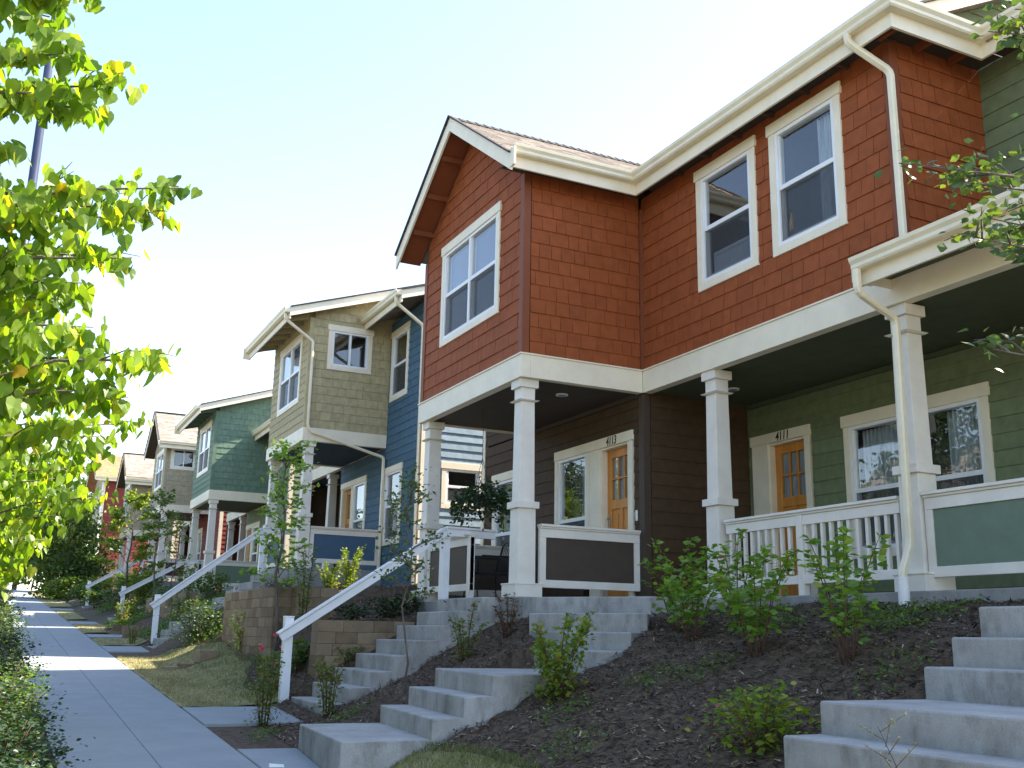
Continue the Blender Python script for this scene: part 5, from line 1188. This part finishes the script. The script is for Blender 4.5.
# young trees in the beds
def young(label, x, y, hg, lo, rad, lm, n, size, tr=.03, nb=14, group='young garden trees'):
    z = h(x, y); rs = random.Random(int(x*100+y)); tips = []
    for k in range(nb):
        a = k*2.399+rs.random(); q = k/(nb-1); rr = rad*(1-.65*q**1.5)*rs.uniform(.6, 1)
        tips.append((x+rr*math.cos(a), y+rr*math.sin(a), z+lo+(hg-lo)*(q*.95+.05)+.05*rs.random()))
    return tree_from_tips('young_tree', label, (x, y, z), (x, y, z+hg*.9), tips, lm, n/nb, size, tr, group, OVATE, hang=False, limb=.010, spread=.16, start=.3)
young('slim young tree with a bare trunk in front of the tall block wall', 3.92, 16.0, 3.35, 1.05, .72, 'dog', 1150, .09, .035, 20)
young('thin dark leaved sapling between the two flights of steps', 4.08, 10.85, 2.35, 1.0, .46, 'app', 900, .055, .013, 13)
young('bright yellow green young tree before the far porches', 4.15, 38.3, 3.9, 1.3, 1.5, 'yel', 2600, .14, .05, 20)
young('small thin sapling beside the second flight of steps', 4.0, 27.0, 2.6, 1.2, .5, 'mid', 420, .08, .02, 10)
young('thin leafy tree in front of the tan house', 4.6, 35.0, 3.6, 2.2, .9, 'mid', 700, .12, .03, 12)

def big_tree(label, x, y, z, hg, rad, lm, n, size, lo=.15, conic=False, group='background trees', clumps=60, name='tree', trunk=.22):
    t = thing(name, label, 'tree', (x, y, z), group); rs = np.random.default_rng(int(x*31+y*17) & 65535)
    mb = MB(); mb.tube([(x, y, z-.2), (x+.1, y, z+hg*.4), (x, y, z+hg*.85)], [trunk, trunk*.7, trunk*.2], 8)
    C = []
    while len(C) < clumps:
        q = rs.random(); a = rs.random()*6.283
        prof = (1-q)**.8 if conic else math.sqrt(max(0, 1-(2*q-1)**2))*(.8+.3*rs.random())
        rr = rad*prof*math.sqrt(rs.uniform(.25, 1)); C.append((x+rr*math.cos(a), y+rr*math.sin(a), z+hg*(lo+(1-lo)*q)))
    for c in C[:14]: mb.tube([(x, y, z+(c[2]-z)*.6), c], [.05, .015], 5)
    mb.build('trunk', M['bark'], t, smooth=True)
    C = np.array(C); k = rs.integers(0, len(C), n); r0 = rad*.22
    P = C[k]+rs.normal(size=(n, 3))*np.array([r0, r0, r0*.65]); D = rs.normal(size=(n, 3))+np.array([0, 0, -.3])
    leaf_cloud('crown', P, D, size*rs.uniform(.6, 1.2, n), LM[lm], t, OVATE, rnd=np.clip(.5+.35*rs.normal(size=len(C))[k]+.2*rs.normal(size=n), 0, 1), flat=.3)
    return t
big_tree('big dark evergreen tree beside the sidewalk beyond the houses', 3.45, 60, 1.5, 5.2, 1.9, 'far', 9000, .22, .02, clumps=110)
big_tree('tall dark tree rising behind the linden leaves at the end of the street', 1.7, 96, 2.4, 11, 4.0, 'far', 7000, .45)
big_tree('leafy tree past the top of the hill, right of the sidewalk', 6.2, 92, 2.4, 9, 3.2, 'mid', 5000, .4)
for i, (x, y, hg, r_) in enumerate(((-.6, 66, 6, 1.9), (-.3, 78, 6.5, 2.1), (.2, 92, 7, 2.3), (1.2, 110, 8, 2.6))):
    big_tree(['street tree near the hilltop, left of the sidewalk', 'street tree on the hilltop, second beyond the lindens', 'street tree past the hilltop, third beyond the lindens', 'last street tree visible at the end of the sidewalk'][i], x, y, s(y), hg, r_, 'linden', 2600, .25, .35, group='street trees near the hilltop', clumps=40, trunk=.13)
# across the street (seen as reflections in the windows)
for i, (x, y, hg, r_, c) in enumerate(((-16, 31, 11, 3.0, True), (-15, 46, 9, 4, False), (-14, 52, 8.5, 3.8, True), (-15, 58, 9, 4, False), (-16, 65, 9, 4, False), (-16, 73, 9, 4, True), (-17, 6, 10, 4, False), (-18, 13, 12, 4, True), (-19, 20, 11, 4.5, False), (-20, -4, 11, 4, True), (-11, 9, 6, 2.2, False), (-13, 3, 8.5, 3, False), (-15, 10, 9.5, 3.2, True), (-14, 24, 9, 3.4, False), (-22, 16, 13, 4, True), (-12, -5, 8, 3, False), (-20, 1, 12, 3.6, True), (-14, 17, 7, 2.4, False))):
    big_tree('tree across the street, seen only as a reflection in the windows', x, y, s(max(y, -10))-.2, hg, r_, 'across', 12000, .22, .04, c, group='trees across the street', clumps=70)
def opposite(label, x, y0, y1, zg, colr, colside):
    t = thing('townhouse', label, 'house', (x, y0, zg), 'houses across the street')
    mb = MB(); mb.box((x-8, y0, zg-1), (x, y1, zg+5.6)); mb.poly([(x-8, y0, zg+5.6), (x, y0, zg+5.6), (x-4, y0, zg+8.4), (x-8, y1, zg+5.6), (x, y1, zg+5.6), (x-4, y1, zg+8.4)], [(0, 1, 2), (3, 4, 5), (0, 3, 5, 2), (1, 2, 5, 4)]); mb.build('wall', M[colr], t)
    slab_roof(t, [(x+.5, y0-.5, zg+5.3), (x+.5, y1+.5, zg+5.3), (x-4, y1+.5, zg+8.5), (x-4, y0-.5, zg+8.5)]); slab_roof(t, [(x-8.5, y0-.5, zg+5.3), (x-8.5, y1+.5, zg+5.3), (x-4, y1+.5, zg+8.5), (x-4, y0-.5, zg+8.5)])
    y = y0+1.2
    while y < y1-1.5:
        for z_ in (1., 3.7):
            f = MB(); f.box((x+.001, y, zg+z_), (x+.04, y+1.2, zg+z_+1.4)); w = f.build('window', M['cream'], t); g = MB(); g.box((x+.041, y+.1, zg+z_+.1), (x+.05, y+1.1, zg+z_+1.3)); g.build('pane', M['black'], w)
        y += 2.6
    return t
opposite('beige townhouse across the street, seen only in window reflections', -13.5, 5.5, 13, -1.3, 'beige', 'beige')
opposite('grey green townhouse across the street, seen only in window reflections', -13.5, 26, 34, -.3, 'teal', 'teal')
# hedge along the left edge of the sidewalk
for i, (x, y, r_, hg, lm) in enumerate(((.12, 6.9, .50, .62, 'dark'), (.18, 8.3, .46, .72, 'mid'), (.12, 9.7, .52, .80, 'dark'), (.16, 11.1, .50, .85, 'mid'), (.10, 12.6, .52, .95, 'mid'), (.10, 14.3, .55, 1.0, 'dark'), (.05, 18.6, .6, 1.1, 'mid'), (.05, 20.6, .6, 1.2, 'dark'), (.0, 23, .65, 1.2, 'mid'), (.0, 26, .65, 1.2, 'dark'), (.0, 30, .7, 1.25, 'mid'), (0, 35, .7, 1.3, 'mid'), (0, 41, .75, 1.3, 'dark'), (0, 48, .8, 1.3, 'mid'))):
    lab = ['nearest low dark hedge bush at the bottom left edge', 'low mid green hedge bush, second along the left edge', 'dark hedge bush, third along the left edge', 'lighter hedge bush, fourth along the left edge', 'light green hedge bush just before the little stepping slab', 'dark hedge bush touching the little stepping slab from the near side', 'green hedge bush just beyond the stepping slab', 'dark hedge bush, second beyond the stepping slab', 'green hedge bush, third beyond the stepping slab', 'dark hedge bush, fourth beyond the stepping slab', 'green hedge bush, fifth beyond the stepping slab', 'green hedge bush, sixth beyond the stepping slab', 'dark hedge bush near the far end of the strip', 'last hedge bush at the far end of the planting strip'][i]
    shrub('hedge_bush', lab, x, y, hg, r_, 'dark' if i % 4 != 3 or i < 3 else 'mid', 2300 if y < 25 else 900, .045 if y < 25 else .08, 18, 'ball', OVATE, 'hedge bushes along the sidewalk', s(y)-.03, 'hedge')
# low creeping ground cover patches
def cover(label, spots, n, lm, size, hh=.07, name='ground_cover'):
    P, D = [], []
    for (cx, cy, rx, ry) in spots:
        m_ = int(n*rx*ry/sum(q[2]*q[3] for q in spots)); a = RNG.random(m_)*6.283; q = np.sqrt(RNG.random(m_))*(.6+.4*np.sin(a*3+cx)**2)
        for u_, v_ in zip(cx+rx*q*np.cos(a), cy+ry*q*np.sin(a)): P.append((u_, v_, (h(u_, v_) if u_ > .65 else s(v_)-.02)+RNG.random()*hh+.01)); D.append((RNG.normal(), RNG.normal(), .35))
    o = leaf_cloud(name, P, D, RNG.uniform(.6, 1.2, len(P))*size, LM[lm], None, OVATE); o['kind'] = 'stuff'; o['label'] = label; return o
cover('small weeds and creeping ground cover scattered over the mulch', [(4.25, 7.6, .30, .3), (5.04, 7.5, .35, .3), (5.3, 7.15, .35, .3), (6.9, 6.5, .55, .7), (6.3, 6.2, .45, .5), (5.6, 5.45, .35, .3), (6.4, 7.6, .4, .5), (3.9, 6.9, .3, .35), (5.0, 6.2, .2, .3), (4.6, 9.0-.9, .1, .1), (3.5, 10.9, .35, .25), (2.6, 10.9, .18, .35), (2.8, 11.3, .2, .2), (7.0, 8.4, .3, .5)], 2600, 'mid', .035)
cover('weedy ground cover spread over the far garden bank', [(3.8, 26.2, .7, 1.2), (4.6, 30.8, .8, 1.5), (3.9, 34.0-.6, .6, .6), (4.2, 39.5, .9, 2.5), (4.6, 36.6, .9, 1.0), (3.5, 31.5, .6, 1.4), (4.8, 26.5, .8, 1.5), (3.9, 20.9, .5, .9), (3.5, 24.9, .4, .5)], 9000, 'mid', .07, .14)
cover('dark ivy like ground cover along the left edge of the sidewalk', [(.25, y, .42, .8) for y in (5.4, 6.6, 7.8, 9.0, 10.2, 11.4, 12.6, 13.8, 15, 18.2, 19.6, 21, 22.5, 24, 26, 28, 30)], 16000, 'dark', .04, .13)
# loose mulch chips
n = 85000; X = RNG.uniform(2.8, 7.6, n); Yc = 3.2+13.5*RNG.random(n)**1.35
Pz = np.array([soilz(a, b)+.006 for a, b in zip(X, Yc)]); D = np.stack([RNG.normal(size=n), RNG.normal(size=n), RNG.normal(size=n)*.22], 1)
CHIP = (np.array([(-.12, 0, 0), (.12, .05, .02), (.10, .95, 0), (-.09, 1, .03)]), [(0, 1, 2, 3)])
def in_lawn(x, y):
    return any(a <= x <= b+(c(y) if c else 0) and y0 <= y <= y1 for (a, b, y0, y1, c) in LAWNS)
keep = np.array([not in_lawn(a, b) for a, b in zip(X, Yc)])
o = leaf_cloud('wood_mulch', np.stack([X, Yc, Pz], 1)[keep], D[keep], RNG.uniform(.015, .06, keep.sum()), M['chips'], None, CHIP, flat=.8, rnd=np.clip(RNG.random(keep.sum())**1.6, 0, 1)); o['kind'] = 'stuff'; o['label'] = 'dark wood mulch chips over the planting beds'
# grass blades
P = []
for (a, b, y0, y1, c), dens in zip(LAWNS, (5200, 2600, 500, 400, 100, 0)):
    m_ = int(dens*(b-a)*(y1-y0)); 
    for _ in range(m_):
        y = RNG.uniform(y0, y1); x = RNG.uniform(a+.02, b+(c(y) if c else 0)+.03); P.append((x, y, h(x, y)+.028))
P = np.array(P); n = len(P); 
rv = np.clip(.55+.25*np.sin(P[:, 0]*5+1)*np.sin(P[:, 1]*2.2)+.22*RNG.normal(size=n)-.35*(P[:, 0] > 3.1)-.25*(P[:, 1] < 9), 0, 1)
BL = (np.array([(-.06, 0, 0), (.06, 0, 0), (.03, .6, .05), (0, 1, .12), (-.03, .6, .05)]), [(0, 1, 2, 3, 4)])
o = leaf_cloud('grass', P, np.stack([RNG.normal(size=n)*.55, RNG.normal(size=n)*.55, np.ones(n)], 1), RNG.uniform(.02, .055, n), M['blade'], None, BL, rnd=rv); o['kind'] = 'stuff'; o['label'] = 'dry straw coloured grass of the small lawns'
# a scrap of paper on the walk
mb = MB(); mb.hexa([(2.30, 9.25, s(9.2)+.014), (2.42, 9.2, s(9.2)+.014), (2.44, 9.32, s(9.2)+.014), (2.31, 9.34, s(9.2)+.014), (2.31, 9.25, s(9.2)+.02), (2.41, 9.21, s(9.2)+.04), (2.43, 9.31, s(9.2)+.025), (2.32, 9.33, s(9.2)+.035)])
tag(mb.build('paper_scrap', M['vinyl']), 'small white scrap of paper on the walk before the turning steps', 'litter')
